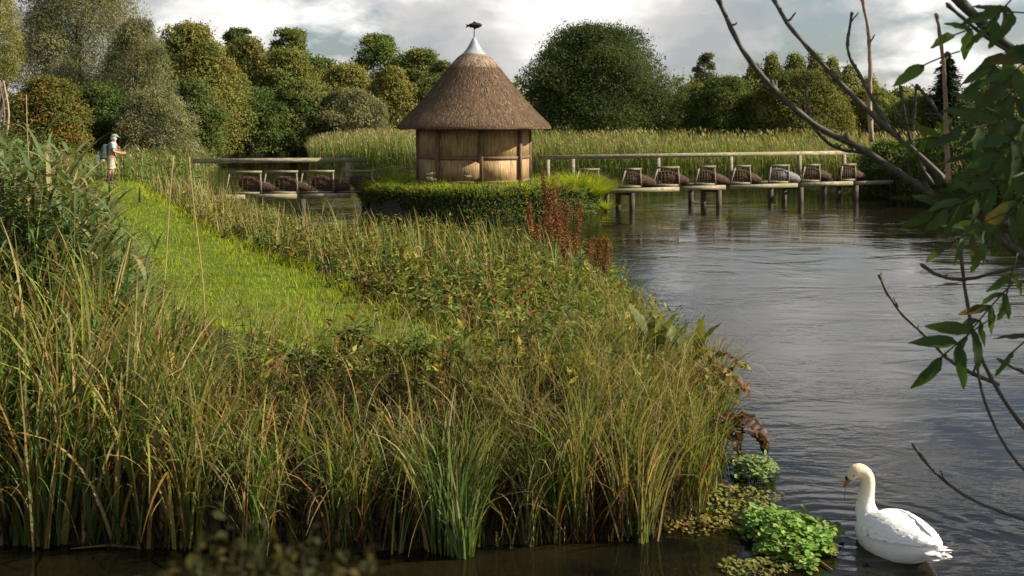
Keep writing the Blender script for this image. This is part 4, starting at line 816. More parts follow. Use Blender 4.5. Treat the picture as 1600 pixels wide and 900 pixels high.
def broad_plant(name, base, label, specs, pal, cat, fold=.3, prof='ovate', mat='bigleaf', stalk=.25, crinkle=.004):
    base = np.array(base, float); o = thing(name, base, label, cat); sm = MB()
    for az, el, Ls, Wd, dr, col in specs:
        d = np.array([math.cos(az) * math.cos(el), math.sin(az) * math.cos(el), math.sin(el)]); up = np.array([-math.cos(az) * math.sin(el), -math.sin(az) * math.sin(el), math.cos(el)])
        p = base + d * stalk * R.uniform(.7, 1.3) + R.normal(0, .05, 3) * np.array([1, 1, 0]); sm.tube([base + R.normal(0, .02, 3), base * .5 + p * .5 + np.array([0, 0, .03]), p], [.009, .008, .006], 5, (.14, .13, .04))
        mb = MB(); c = np.array([col]) * R.uniform(.85, 1.15); leafs(mb, p[None], d[None], up[None] + R.normal(0, .25, (1, 3)), np.array([Ls]), np.array([Wd]), c, c * np.array([1.1, 1.0, .9]), droop=dr, fold=fold, segs=12, prof=prof); mb.V[0] = mb.V[0] + R.normal(0, crinkle, mb.V[0].shape)
        lf = mb.build('leaf', M[mat], o, smooth=True)
    sm.build('leaf_stalk', M['sedge'], o); return o
G1, G2, BR, CR = (.075, .105, .022), (.16, .17, .045), (.20, .11, .045), (.34, .28, .13)
b = at(1015, 590, 9.6); b[2] = .62
broad_plant('water_dock', b, 'clump of upright pointed dark dock leaves at the top of the bank by the river', [(1.2, 1.35, .42, .10, .4, G1), (2.4, 1.3, .40, .09, .5, G1), (.4, 1.25, .44, .085, .35, G2), (-.6, 1.2, .38, .08, .4, G1), (3.4, 1.1, .38, .10, .6, G1), (.0, 1.4, .46, .07, .25, G2), (-1.4, 1.2, .36, .09, .5, G1)], None, 'plant')
b = at(1075, 600, 9.5); b[2] = .58
broad_plant('water_dock', b, 'dock with lighter leaf blades right beside the dark pointed leaf clump', [(1.0, 1.35, .36, .07, .3, G2), (0, 1.2, .36, .08, .5, G1), (-.8, 1.0, .34, .09, .8, (.13, .12, .035)), (.3, 1.45, .40, .06, .2, G2), (2.2, 1.2, .33, .07, .4, G1)], None, 'plant')
b = at(1092, 620, 9.2); b[2] = .6
WB = [(.16, .085, .035), (.11, .055, .028), (.27, .21, .10), (.19, .17, .06), (.09, .035, .022)]
def wither(m_, el0, el1, cols): return [(R.uniform(-2.0, .9), R.uniform(el0, el1), R.uniform(.18, .36), R.uniform(.03, .075), R.uniform(1.0, 2.4), cols[R.integers(len(cols))]) for q in range(m_)]
broad_plant('withered_dock', b, 'withered dock with curled brown and straw leaves hanging over the river', wither(15, .1, 1.0, WB), None, 'plant', fold=.5, crinkle=.014)
b = at(1110, 680, 8.9); b[2] = .3
broad_plant('withered_dock', b, 'collapsed dark red brown dock leaves low above the waterline', wither(14, .1, .9, [(.06, .024, .016), (.085, .034, .022), (.05, .026, .018), (.12, .06, .03)]), None, 'plant', fold=.6, crinkle=.014)

# bright sedge tussock in the front
def tussock(px, d, h_, n, label, spread=.16, pal=None, w_=.016, z=None, bend=(.1, 1.5)):
    c = at(px, 0, d); c[2] = max(float(z_near(np.array(c[0]), np.array(c[1]))), -.02) if z is None else z
    o = thing('sedge_tussock', c, label, 'sedge tussock', 'sedge tussocks at the waterline'); mb = MB(); a = R.uniform(0, 6.28, n); k = np.sqrt(R.random(n)) * spread
    root = np.stack([c[0] + k * np.cos(a), c[1] + k * np.sin(a), np.full(n, c[2] - .02)], 1); c0 = pick(pal or SEDGE, n); c1 = np.where((R.random(n) < .25)[:, None], pick(DRY, n), c0 * 1.2)
    blades(mb, root, h_ * R.uniform(.55, 1.1, n), R.uniform(.6, 1.2, n) * w_, c0, c1, lean=R.uniform(0, .28, n), bend=R.uniform(*bend, n), az=a + R.normal(0, .5, n), segs=8, kink=.08); mb.build('leaf_blades', M['sedge'], o)
BL = [(4, (.085, .135, .045)), (3, (.12, .17, .055)), (1, (.18, .2, .06)), (.6, (.28, .2, .07))]
tussock(700, 7.25, 1.05, 150, 'bright blue green sedge tussock standing out in front in the dark water', pal=BL, w_=.02)
tussock(722, 7.12, .75, 60, 'small fresh sedge tuft rooted just in front of the bright tussock', .08, pal=BL, w_=.02)
tussock(560, 7.3, .8, 90, 'loose arching sedge tussock left of the bright one', pal=SEDGE, bend=(.8, 2.2))
tussock(990, 7.5, 1.05, 170, 'straw streaked sedge tussock near the right end of the front water', pal=SEDGE + DRY, w_=.013)
tussock(300, 7.35, 1.0, 120, 'yellowing sedge tussock leaning over the dark water at the left', pal=[(2, (.15, .15, .03)), (2, (.08, .1, .025)), (1, (.3, .19, .05))], w_=.02)
tussock(80, 7.35, 1.1, 130, 'broad bladed sedge tussock by the lower left corner', pal=BL + SEDGE, w_=.022)
b = at(1118, 575, 9.3); 
tussock(1122, 9.3, .75, 120, 'spray of fine sedge arching out over the river beside the withered dock', .08, pal=SEDGE + DRY, w_=.009, z=.5, bend=(.8, 2.2))
tussock(960, 9.8, .75, 150, 'tan sedge tussock on top of the bank behind the front belt', .2, pal=DRY + SEDGE, w_=.011, bend=(.6, 2.0))

def tall_stem(x0, y0, x1, y1, d, label):
    t_ = at(x0, y0, d); b_ = at(x1, y1, d); b_[2] = float(z_near(np.array(b_[0]), np.array(b_[1]))); o = thing('reed_stem', b_, label, 'reed stem', 'pale dead reed stems')
    tt = np.linspace(0, 1, 9)[:, None]; P = b_ * (1 - tt) + t_ * tt; P[:, 0] += .02 * np.sin(tt[:, 0] * 5); MB().tube(P, .0075 - .0035 * tt[:, 0], 6, (.42, .33, .2)).build('cane', M['sedge'], o)
tall_stem(275, 243, 240, 520, 9.4, 'left pale dead reed stem crossing in front of the path')
tall_stem(299, 245, 322, 520, 9.6, 'right pale dead reed stem crossing in front of the path')
tall_stem(44, 148, 52, 420, 10.5, 'thick straw coloured dead reed stem at the far left')

# leafy yellow topped herbs standing out on the bank
def herb(px, py, d, label, pal, n=5, hh=.55):
    t_ = at(px, py, d); b_ = np.array([t_[0], d, float(z_near(np.array(t_[0]), np.array(d)))]); o = thing('wild_herb', b_, label, 'wild plant', 'tall herbs on the bank tongue'); sm, lf = MB(), MB(); hgt = max(t_[2] - b_[2], .3)
    for q in range(n):
        e_ = b_ + np.array([R.normal(0, .12), R.normal(0, .12), hgt * R.uniform(.75, 1.05)]); s0 = b_ + np.array([R.normal(0, .05), R.normal(0, .05), 0]); sm.tube([s0, s0 * .5 + e_ * .5 + .01, e_], .006, 5, (.13, .13, .035)); m_ = 24; f = R.uniform(.25, 1, m_)[:, None]; p = s0 * (1 - f) + e_ * f
        a = R.uniform(0, 6.28, m_); d_ = np.stack([np.cos(a), np.sin(a), R.uniform(0, 1.2, m_)], 1); c = pick(pal, m_); L_ = R.uniform(.09, .17, m_) * (1.15 - .5 * f[:, 0]); leafs(lf, p, d_, np.tile([0, 0, 1.0], (m_, 1)) + unit(m_) * .3, L_, L_ * .16, c, c * 1.1, droop=R.uniform(.3, 1.3, m_), segs=4, prof='lance')
    sm.build('stem', M['sedge'], o); lf.build('foliage', M['bigleaf'], o)
YG = [(3, (.17, .2, .03)), (2, (.11, .15, .03)), (1, (.28, .25, .03))]
herb(700, 455, 12.2, 'bright yellow green leafy herb where the path meets the tongue of bank', YG, 9); herb(745, 420, 12.8, 'fresh green tall herb behind the yellow green one', [(1, (.12, .16, .045)), (1, (.15, .19, .06))], 6)
herb(850, 455, 11.6, 'yellowing leafy herb in the middle of the bank tongue', YG, 7); herb(668, 480, 11.2, 'low olive herb at the right rim of the path', HERB, 6); herb(560, 540, 9.6, 'dark leafy herb clump at the near end of the path', [(1, (.07, .11, .025)), (1, (.1, .14, .03))], 9)
FG = [(3, (.10, .17, .028)), (2, (.15, .21, .032)), (1, (.21, .23, .04))]
for px, py, d, lab in ((440, 548, 9.1, 'fresh green herb cushion at the left of the path end'), (520, 556, 9.0, 'fresh green herb cushion in front of the middle of the path end'), (610, 548, 9.2, 'fresh green herb cushion right of the path end'), (390, 530, 9.0, 'lush green herb between the left reeds and the path end'), (655, 545, 9.3, 'leafy lush herb where the sedge belt meets the tongue of bank')): herb(px, py, d, lab, FG, 12)
herb(480, 560, 9.0, 'feathery green herb in front of the path end', [(1, (.09, .13, .03)), (1, (.16, .18, .03))], 7); herb(405, 640, 7.9, 'yellow flowered herb low among the front sedge', [(2, (.1, .13, .03)), (1, (.45, .36, .03))], 4)

# watercress and floating weed at the margin
def cress(c, rx, ry, hz, n, label, pal, name='watercress', s=(.016, .03)):
    o = thing(name, (c[0], c[1], 0), label, 'water plant'); mb = MB(); a = R.uniform(0, 6.28, n); k = np.sqrt(R.random(n)); bump_ = 1 + .15 * np.sin(a * 3 + 1) + .1 * np.sin(a * 7)
    x = c[0] + rx * k * bump_ * np.cos(a); y = c[1] + ry * k * bump_ * np.sin(a); zt = hz * np.sqrt(np.clip(1 - k ** 2.5, 0, 1)) * (1 + .35 * np.sin(x * 23) * np.cos(y * 19)); z = .01 + zt * R.uniform(.35, 1, n)
    col = pick(pal, n); az = R.uniform(0, 6.28, n); L_ = R.uniform(*s, n) * 2; d = np.stack([np.cos(az), np.sin(az), R.uniform(-.2, .5, n)], 1)
    leafs(mb, np.stack([x, y, z], 1), d, np.tile([0.15, -.1, 1.0], (n, 1)) + unit(n) * .45, L_, L_ * .42, col * .9, col, droop=R.uniform(-.3, .8, n), fold=.2, segs=3, prof='round'); mb.build('leaf_mass', M['bigleaf'], o)
    sm = MB(); m_ = n // 6; blades(sm, np.stack([x[:m_], y[:m_], np.full(m_, -.02)], 1), z[:m_] + .03, np.full(m_, .006), col[:m_] * .8, col[:m_], segs=3); sm.build('stem', M['sedge'], o)
CRS = [(4, (.13, .24, .035)), (3, (.19, .31, .055)), (1.5, (.26, .37, .11)), (1, (.09, .16, .03)), (.4, (.28, .26, .06))]
c = at(1232, 848, 7.32); cress(c, .32, .42, .16, 1500, 'dense bright green cushion of watercress beside the swan', CRS)
c = at(1178, 735, 8.75); cress(c, .2, .22, .14, 330, 'loose pale green brooklime at the foot of the withered docks', [(2, (.15, .23, .06)), (1, (.27, .34, .14)), (1, (.1, .15, .04))], s=(.014, .032))
c = at(1150, 780, 8.1); cress(c, .34, .4, .035, 420, 'yellowish floating weed between the sedge and the watercress', [(2, (.20, .20, .035)), (2, (.12, .15, .03)), (1, (.22, .13, .04))], 'floating_weed', (.01, .022))
c = at(1090, 815, 7.6); cress(c, .3, .16, .04, 240, 'sparse ochre weed mat at the foot of the front sedge', [(2, (.19, .17, .03)), (1, (.10, .12, .03)), (1, (.2, .11, .035))], 'floating_weed', (.01, .02))
c = at(1180, 895, 6.85); cress(c, .25, .15, .04, 220, 'olive weed at the very front below the watercress', [(2, (.13, .15, .03)), (1, (.19, .15, .04))], 'floating_weed', (.01, .022))
# fallen stems lying on the front water
for k, (a_, b_, lab) in enumerate([((375, 818), (480, 832), 'orange brown fallen stem on the water below the left sedge'), ((110, 860), (215, 858), 'thin fallen stem on the water near the lower left corner'), ((245, 790), (400, 865), 'long yellow green fallen blade lying down into the water'), ((1240, 865), (1300, 893), 'straw stem floating between watercress and swan')]):
    p0 = at(a_[0], a_[1], H * F / (a_[1] - HY)); p1 = at(b_[0], b_[1], H * F / (b_[1] - HY)); p0[2] = p1[2] = .012
    MB_ = MB(); MB_.tube([p0, p0 * .5 + p1 * .5 + np.array([.02, .03, .008]), p1], [.004, .009, .005], 6, (.22, .14, .05) if k != 2 else (.2, .21, .05)); tag(MB_.build('fallen_stem', M['sedge']), lab, 'stem', 'fallen stems on the water')
# marker stake beside the path
c = at(218, 312, 27); c[2] = float(z_near(np.array(c[0]), np.array(c[1]))); o = thing('marker_stake', c, 'short dark wooden stake beside the path in front of the angler', 'stake'); MB().tube([c, c + np.array([.01, 0, .42]), c + np.array([.01, 0, .44])], [.035, .03, .02], 8).build('post', M['dark_wood'], o)

# blurred near weed at the lower edge
def near_weed(px, py, d, label, h_):
    t_ = at(px, py, d); b_ = t_ - np.array([0, -.05, h_]); o = thing('leafy_weed', b_, label, 'weed', 'out of focus weeds close to the camera'); mb, sm = MB(), MB()
    for q in range(9):
        e_ = b_ + np.array([R.normal(0, .03), R.normal(0, .03), h_ * R.uniform(.6, 1.05)]); sm.tube([b_ + R.normal(0, .015, 3), b_ * .5 + e_ * .5, e_ * .85 + b_ * .15], .0012, 5, (.03, .03, .012)); m_ = 22; f = R.uniform(.35, 1, m_)[:, None]; p = b_ * (1 - f) + e_ * f + R.normal(0, .014, (m_, 3)); c = pick([(2, (.03, .03, .008)), (1, (.06, .052, .012)), (1, (.018, .02, .007))], m_); leafs(mb, p, unit(m_), unit(m_) + np.array([0, 0, .8]), R.uniform(.008, .016, m_), R.uniform(.002, .004, m_), c, c, segs=3)
    sm.build('stem', M['sedge'], o); mb.build('foliage', M['sedge'], o)
near_weed(268, 890, .8, 'left blurred olive weed poking up at the bottom edge', .09); near_weed(335, 850, .85, 'tallest blurred olive weed at the bottom edge', .12); near_weed(465, 880, .8, 'right blurred olive weed at the bottom edge', .09)

# ------------------------------------------------------------------ the overhanging tree on the right
TB = np.array([3.05, 3.6, -.1])
ash = thing('overhanging_ash', TB, 'ash tree reaching in from the right with bare twigs and dark hanging leaves', 'tree')
tt = np.linspace(0, 1, 8); MB().tube(np.stack([TB[0] + .12 * np.sin(tt * 3), TB[1] + 0 * tt, TB[2] + tt * 6.2], 1), .15 - .1 * tt, 10).build('trunk', M['bark'], ash, smooth=True)
def smoothline(P, m):
    P = np.array(P, float); s = np.concatenate([[0], np.cumsum(np.linalg.norm(np.diff(P, axis=0), axis=1))]); q = np.linspace(0, s[-1], m); out = np.stack([np.interp(q, s, P[:, k]) for k in range(3)], 1)
    for _ in range(2): out[1:-1] = out[1:-1] * .5 + (out[:-2] + out[2:]) * .25
    return out
def branch(pts, d0, d1, w0, w1, mat='twig', to=None, buds=True):
    """pts run tip -> thick end in photo pixels at distances d0..d1; the thick end is carried on to the trunk"""
    ds = np.linspace(d0, d1, len(pts)); P = [at(x, y, d) for (x, y), d in zip(pts, ds)]
    if to is not None: P.append(np.array([TB[0] - .03, TB[1], to]))
    q = smoothline(P, 8 + 4 * len(P)); rad = np.linspace(w0 / F * d0 / 2, w1 / F * d1 / 2, len(q)); rad *= 1 + .10 * np.sin(np.arange(len(q)) * 2.3)
    mb = MB(); mb.tube(q, rad, 8)
    if buds:
        for i in list(range(2, len(q) - 2, 7)): mb.tube([q[i], q[i] + (q[i - 1] - q[i]) * .15 + np.array([0, 0, rad[i] * 1.2]), q[i] + np.array([R.normal(0, .006), 0, rad[i] * 2.8])], [rad[i] * 1.05, rad[i] * .8, rad[i] * .25], 6)
        mb.tube([q[1], q[0], q[0] + (q[0] - q[1]) * .25], [rad[0], rad[0] * 1.6, rad[0] * .4], 6)
    for i in range(3, len(q) - 2, 6):
        if R.random() < .75:
            t_ = (q[i - 1] - q[i]); t_ /= np.linalg.norm(t_) + 1e-9; dv = t_ * .7 + R.normal(0, .5, 3) + np.array([0, 0, .35]); dv /= np.linalg.norm(dv); l_ = R.uniform(.015, .055)
            mb.tube([q[i], q[i] + dv * l_ * .5 + R.normal(0, .006, 3), q[i] + dv * l_, q[i] + dv * (l_ + .012)], [rad[i] * .6, rad[i] * .45, rad[i] * .5, rad[i] * .2], 6)
    mb.V = [v + R.normal(0, .0008, v.shape) for v in mb.V]
    mb.build('branch', M[mat], ash, smooth=True)
branch([(1120, -8), (1140, 42), (1165, 88), (1198, 128), (1240, 170), (1285, 205), (1345, 230), (1395, 265), (1440, 292), (1490, 325), (1550, 365), (1640, 430)], 4.0, 3.7, 7, 19, to=1.9)
branch([(1205, -10), (1225, 32), (1262, 75), (1300, 116), (1342, 160), (1390, 205), (1430, 235), (1480, 285), (1540, 335), (1640, 380)], 4.3, 3.7, 6, 15, to=2.2)
branch([(1345, -10), (1357, 45), (1360, 110), (1358, 160), (1362, 222)], 4.6, 4.6, 5, 8, 'pale_twig')
branch([(1331, 20), (1323, 72), (1328, 92), (1345, 120), (1358, 145), (1372, 172), (1392, 206)], 4.3, 4.15, 4, 7)
branch([(1258, 132), (1262, 176), (1274, 204), (1296, 226), (1320, 236), (1356, 238)], 4.0, 3.95, 4, 6)
branch([(1463, 22), (1470, 62), (1475, 105), (1477, 150), (1478, 195), (1482, 285)], 3.6, 3.7, 5, 8, 'pale_twig')
branch([(1485, -12), (1530, 32), (1572, 72), (1640, 120)], 3.5, 3.6, 15, 26, to=2.95, buds=False)
branch([(1482, 8), (1505, 30), (1530, 50), (1568, 78), (1640, 112)], 3.4, 3.5, 5, 8, to=2.8)
branch([(1374, 430), (1384, 455), (1408, 490), (1450, 528), (1482, 562), (1515, 582), (1552, 597), (1562, 600)], 3.9, 3.8, 4, 7)
branch([(1495, 330), (1500, 392), (1512, 478), (1520, 530), (1538, 572), (1568, 628), (1610, 680), (1680, 760)], 3.8, 3.6, 5, 10, to=.9)
branch([(1525, 555), (1530, 602), (1542, 640), (1568, 700), (1610, 748), (1680, 800)], 3.85, 3.6, 4, 7, to=.7)
branch([(1442, 415), (1458, 431), (1490, 442), (1530, 434), (1572, 421), (1640, 405)], 3.8, 3.6, 5, 8, to=1.8)
branch([(1428, 697), (1448, 730), (1490, 765), (1530, 789), (1602, 813), (1700, 840)], 3.9, 3.6, 4, 7, to=.5)
branch([(1563, 563), (1580, 574), (1600, 584), (1680, 615)], 3.6, 3.5, 5, 7, to=1.2)
branch([(1407, 135), (1412, 172), (1424, 225), (1440, 262), (1458, 288)], 4.0, 4.0, 4, 6)
branch([(1432, 132), (1429, 172), (1426, 205)], 4.0, 4.0, 3, 5); branch([(1432, 133), (1455, 160), (1478, 195), (1490, 205)], 4.0, 3.9, 4, 6)
LP = [(4, (.04, .07, .02)), (2, (.06, .095, .022)), (1, (.045, .06, .025))]
def spray(px, py, dx, dy, d, nl, L_, label=None, W_=.27, wide=1.0, ez=0.0, col=LP, droop=(.2, .9)):
    L_ *= .72; W_ *= .60
    """pinnate leaf: stalk with paired leaflets; starts at photo pixel (px, py) and runs along (dx, dy)"""
    a_ = at(px, py, d); e_ = at(px + dx, py + dy, d + ez); ax = e_ - a_; Ln = np.linalg.norm(ax); u = ax / Ln
    mb = MB(); tt = np.linspace(0, 1, 6)[:, None]; P = a_ + ax * tt - np.array([0, 0, .10 * Ln]) * tt ** 2; mb.tube(P, .0028, 5, (.06, .08, .025))
    view = np.array([R.normal(-.1, .25), -1, R.normal(.35, .3)]); view /= np.linalg.norm(view); sd_ = np.cross(u, view); sd_ /= np.linalg.norm(sd_)
    for i in range(nl):
        f = (i + .9) / nl; p = np.array([np.interp(f, tt[:, 0], P[:, k]) for k in range(3)])
        for s in ((-1, 1) if i < nl - 1 else (0,)):
            dr = u * .75 + sd_ * s * wide * R.uniform(.6, 1.0) + R.normal(0, .13, 3) + np.array([0, 0, -.25]); c = pick(col, 1); l_ = L_ * R.uniform(.75, 1.1)
            leafs(mb, p[None], dr[None], (view + R.normal(0, .25, 3))[None], np.array([l_]), np.array([l_ * W_ * R.uniform(.75, 1.1)]), c * R.uniform(.7, 1.2), np.array([(.13, .075, .03)]) if R.random() < .05 else c * R.uniform(.9, 1.5), droop=R.uniform(*droop), fold=R.uniform(.1, .5), segs=9, prof='ovate'); mb.V[-1] = mb.V[-1] + R.normal(0, .0016, mb.V[-1].shape)
    mb.build('leaf_spray', M['bigleaf'], ash, smooth=False)
LG = [(1, (.085, .14, .02)), (1, (.11, .16, .025))]
spray(1500, 80, -62, 18, 3.3, 1, .17, W_=.30, col=LG, droop=(.1, .4)); spray(1540, 40, -50, 10, 3.4, 2, .14, col=LG); spray(1600, 20, -60, -6, 3.3, 3, .15)
spray(1590, 70, -52, 50, 3.3, 3, .16); spray(1620, 110, -90, 75, 3.2, 4, .16); spray(1610, 190, -110, 0, 3.1, 4, .17, ez=-.1); spray(1620, 170, -80, 90, 3.0, 4, .18); spray(1620, 250, -100, 40, 3.1, 4, .16)
spray(1600, 130, -50, 95, 3.4, 4, .15); spray(1560, 130, -60, 60, 3.5, 3, .14)
spray(1505, 212, -80, 0, 3.7, 4, .12, col=LG, W_=.26); spray(1610, 300, -70, 70, 2.9, 4, .16, W_=.25); spray(1540, 300, -80, 20, 3.2, 4, .16, W_=.24); spray(1600, 270, -120, 46, 3.0, 5, .16, W_=.25)
spray(1555, 345, -70, 28, 3.3, 4, .17, W_=.2); spray(1585, 440, -75, 75, 3.3, 4, .15, W_=.2); spray(1545, 500, -75, 50, 3.3, 3, .2, W_=.22); spray(1640, 505, -60, 40, 3.2, 2, .18, W_=.14); spray(1590, 395, -20, 70, 3.3, 2, .13)
spray(1600, 215, -75, 40, 3.2, 4, .17); spray(1640, 60, -70, 60, 3.0, 4, .17); spray(1580, 0, -40, 40, 3.1, 3, .15)
# its crown, above and to the right of the picture
mb = MB(); lob = [(TB[0] + .6 + R.uniform(-.2, 1.6), TB[1] + R.uniform(-1.6, 1.4), R.uniform(3.6, 6.6), R.uniform(.6, .95), R.uniform(.5, .8)) for k in range(9)]
lob += [(TB[0] + .9 + R.uniform(0, 1.4), TB[1] + R.uniform(-1.0, 1.2), R.uniform(1.8, 3.5), .55, .55) for k in range(6)]
crown_cloud(mb, lob, 3200, .17, LP, .3); mb.build('crown', M['tree'], ash)
terrain('near_shore', np.linspace(2.55, 9, 14), np.linspace(-2, 5.3, 14), lambda x, y: np.interp(np.hypot(np.maximum(3.6 - x, 0) * 1.2, np.maximum(y - 4.3, 0)), [0, .4, 1.0], [.12, .02, -.4]) + 0 * y, M['soil'], 'muddy shore under the ash tree at the right', 'shore')

# ------------------------------------------------------------------ swan
def remesh_obj(name, mb, mat, parent, vox, smooth=6):
    o = mb.build(name, mat, parent, local=True)
    r = o.modifiers.new('r', 'REMESH'); r.mode = 'VOXEL'; r.voxel_size = vox
    s = o.modifiers.new('s', 'SMOOTH'); s.iterations = smooth; s.factor = .5
    dg = bpy.context.evaluated_depsgraph_get(); me = bpy.data.meshes.new_from_object(o.evaluated_get(dg)); old = o.data; o.modifiers.clear(); o.data = me; bpy.data.meshes.remove(old)
    me.polygons.foreach_set('use_smooth', np.ones(len(me.polygons), bool))
    if not me.materials: me.materials.append(mat)
    return o
BODY = [(-.47, .175, .02, .012), (-.42, .165, .06, .03), (-.34, .15, .115, .065), (-.24, .125, .165, .115), (-.10, .10, .205, .165), (.04, .09, .22, .185), (.16, .085, .21, .18), (.27, .085, .175, .16), (.35, .085, .12, .125), (.405, .085, .05, .06)]
def body_at(y):
    b = np.array(BODY); return [np.interp(y, b[:, 0], b[:, k]) for k in (1, 2, 3)]
def swan():
    hd = np.array([-.42, .907]); rz = math.atan2(hd[1], hd[0]) - math.pi / 2
    o = thing('swan', (SWAN[0], SWAN[1], 0), 'white mute swan with bowed neck dabbling beside the watercress', 'swan', None, rz); SS = .86; o.scale = (SS,) * 3
    mb = MB(); a = np.linspace(0, 2 * math.pi, 24, endpoint=False); V = []
    for y, z, hw, hh in BODY: V.append(np.stack([hw * np.sign(np.cos(a)) * np.abs(np.cos(a)) ** .85, np.full(24, y), z + hh * np.sin(a)], 1))
    mb.add(np.concatenate(V), grid_faces(len(BODY), 24, wrap=True)); mb.F.append(np.array([list(range(24))])); mb.F.append(np.array([[(len(BODY) - 1) * 24 + i for i in range(24)][::-1]]))
    # neck: rises from the breast, bows over; head turned to the bird's left (-x)
    nk = np.array([(0, .22, .10, .13), (0, .31, .16, .105), (0, .355, .24, .088), (.005, .36, .32, .071), (.012, .345, .40, .062), (.015, .335, .47, .057), (.005, .34, .525, .054), (-.025, .355, .56, .053), (-.06, .372, .567, .056), (-.092, .388, .548, .057), (-.115, .40, .515, .045), (-.13, .407, .488, .030)])
    s = np.linspace(0, 1, len(nk)); q = np.linspace(0, 1, 40); P = np.stack([np.interp(q, s, nk[:, k]) for k in range(4)], 1)
    for _ in range(3): P[1:-1] = P[1:-1] * .5 + (P[:-2] + P[2:]) * .25
    mb.tube(P[:, :3], P[:, 3], 16)
    remesh_obj('body', mb, M['swan'], o, .011, 5)
    bl = MB(); d = np.array([-.5, .2, -.84]); d /= np.linalg.norm(d); b0 = np.array([-.122, .402, .503]); tt = np.linspace(0, 1, 8); rr = np.interp(tt, [0, .2, .7, 1], [.026, .021, .016, .008]); bl.tube(b0[None] + d * (tt * .098)[:, None], rr, 10)
    bill = bl.build('bill', M['bill'], o, smooth=True, local=True)
    kb = MB(); kb.tube([b0 + np.array([-.018, .006, .012]), b0 + np.array([-.026, .01, .0]), b0 + d * .03 + np.array([-.02, .006, .004])], [.010, .016, .007], 8); kb.build('bill_knob', M['eye'], bill, smooth=True, local=True)
    for sgn in (-1, 1):
        sd_ = np.array([.37, .93, 0]) * sgn; c = np.array([-.112, .396, .532]) + sd_ * .045; e = MB(); e.tube([c - sd_ * .006, c, c + sd_ * .004], [.004, .0075, .003], 8); e.build('eye', M['eye'], o, smooth=True, local=True)
    for sgn in (-1, 1):           # folded wings: rows of overlapping feathers over a shell
        wg = MB(); ys = np.linspace(.20, -.40, 16); th = np.linspace(-.04, 1.28, 9); V = []
        for y in ys:
            z, hw, hh = body_at(y); k = np.interp(y, [-.4, -.3, .1, .2], [1.03, 1.09, 1.10, 1.0]); ro = np.interp(y, [-.4, -.1, .2], [.55, .9, 1.0])
            V.append(np.stack([sgn * hw * k * np.sin(th * 1.15 * ro + .05), np.full(9, y), z + .012 + hh * k * np.cos(th * ro) + .02 * np.sin(np.clip((th + .04) / 1.32, 0, 1) * math.pi)], 1))
        Vg = np.array(V); wg.add(Vg, grid_faces(16, 9))
        def on(y, t):
            i = np.interp(y, ys[::-1], np.arange(16)[::-1]); jx = t * 8; i0 = int(min(i, 14)); j0 = int(min(jx, 7)); fi, fj = i - i0, jx - j0
            return (Vg[i0, j0] * (1 - fi) + Vg[i0 + 1, j0] * fi) * (1 - fj) + (Vg[i0, j0 + 1] * (1 - fi) + Vg[i0 + 1, j0 + 1] * fi) * fj
        for row, (y0, ln, wd) in enumerate(((.15, .09, .032), (.09, .11, .034), (.02, .13, .036), (-.06, .16, .038), (-.14, .2, .036), (-.22, .2, .032))):
            for t in np.linspace(.36, .98, 6):
                yy = y0 + .04 * (R.random() - .5) - .05 * (1 - t); p = on(yy, t); p2 = on(max(yy - ln * .6, -.4), min(max(t - .06 * row / 5, 0), 1)); dr = p2 - p; nr = p - np.array([0, p[1], body_at(yy)[0] - .05]); nr[1] = 0; nr /= np.linalg.norm(nr)
                leafs(wg, (p + nr * (.002 + .0015 * row))[None], (dr / np.linalg.norm(dr) + nr * .03)[None], nr[None], np.array([ln]), np.array([wd]), np.full((1, 3), .8), np.full((1, 3), .8), droop=.12, fold=-.18, segs=6, prof='round')
        wg.build('wing', M['white'], o, smooth=True, local=True)
    tl = MB()
    for k in range(40):
        az = R.uniform(-.36, .36); el = R.uniform(-.10, .16); d = np.array([math.sin(az), -math.cos(az), math.sin(el)]); leafs(tl, np.array([[R.uniform(-.06, .06), -.335, .16 + R.uniform(-.04, .025)]]), d[None], np.array([[az * .8, .1, 1.0]]), np.array([R.uniform(.12, .18)]), np.array([R.uniform(.034, .048)]), np.full((1, 3), .8), np.full((1, 3), .8), droop=-.15, fold=-.15, segs=6, prof='round')
    tl.build('tail', M['white'], o, smooth=True, local=True)
    # weed strand in the bill
    c_, s_ = math.cos(rz), math.sin(rz); tip = b0 + np.array([-.5, .2, -.84]) / 1.0 * .09; tip = tip * SS; W = np.array([SWAN[0] + c_ * tip[0] - s_ * tip[1], SWAN[1] + s_ * tip[0] + c_ * tip[1], tip[2]])
    st = MB(); st.tube([W, W + np.array([.006, 0, -.03]), W + np.array([-.003, 0, -.07]), W + np.array([.004, .0, -.1])], .0025, 5, (.22, .17, .05)); tag(st.build('weed_strand', M['sedge']), 'thin dripping strand of weed hanging from the swan\'s bill', 'water weed')
swan()

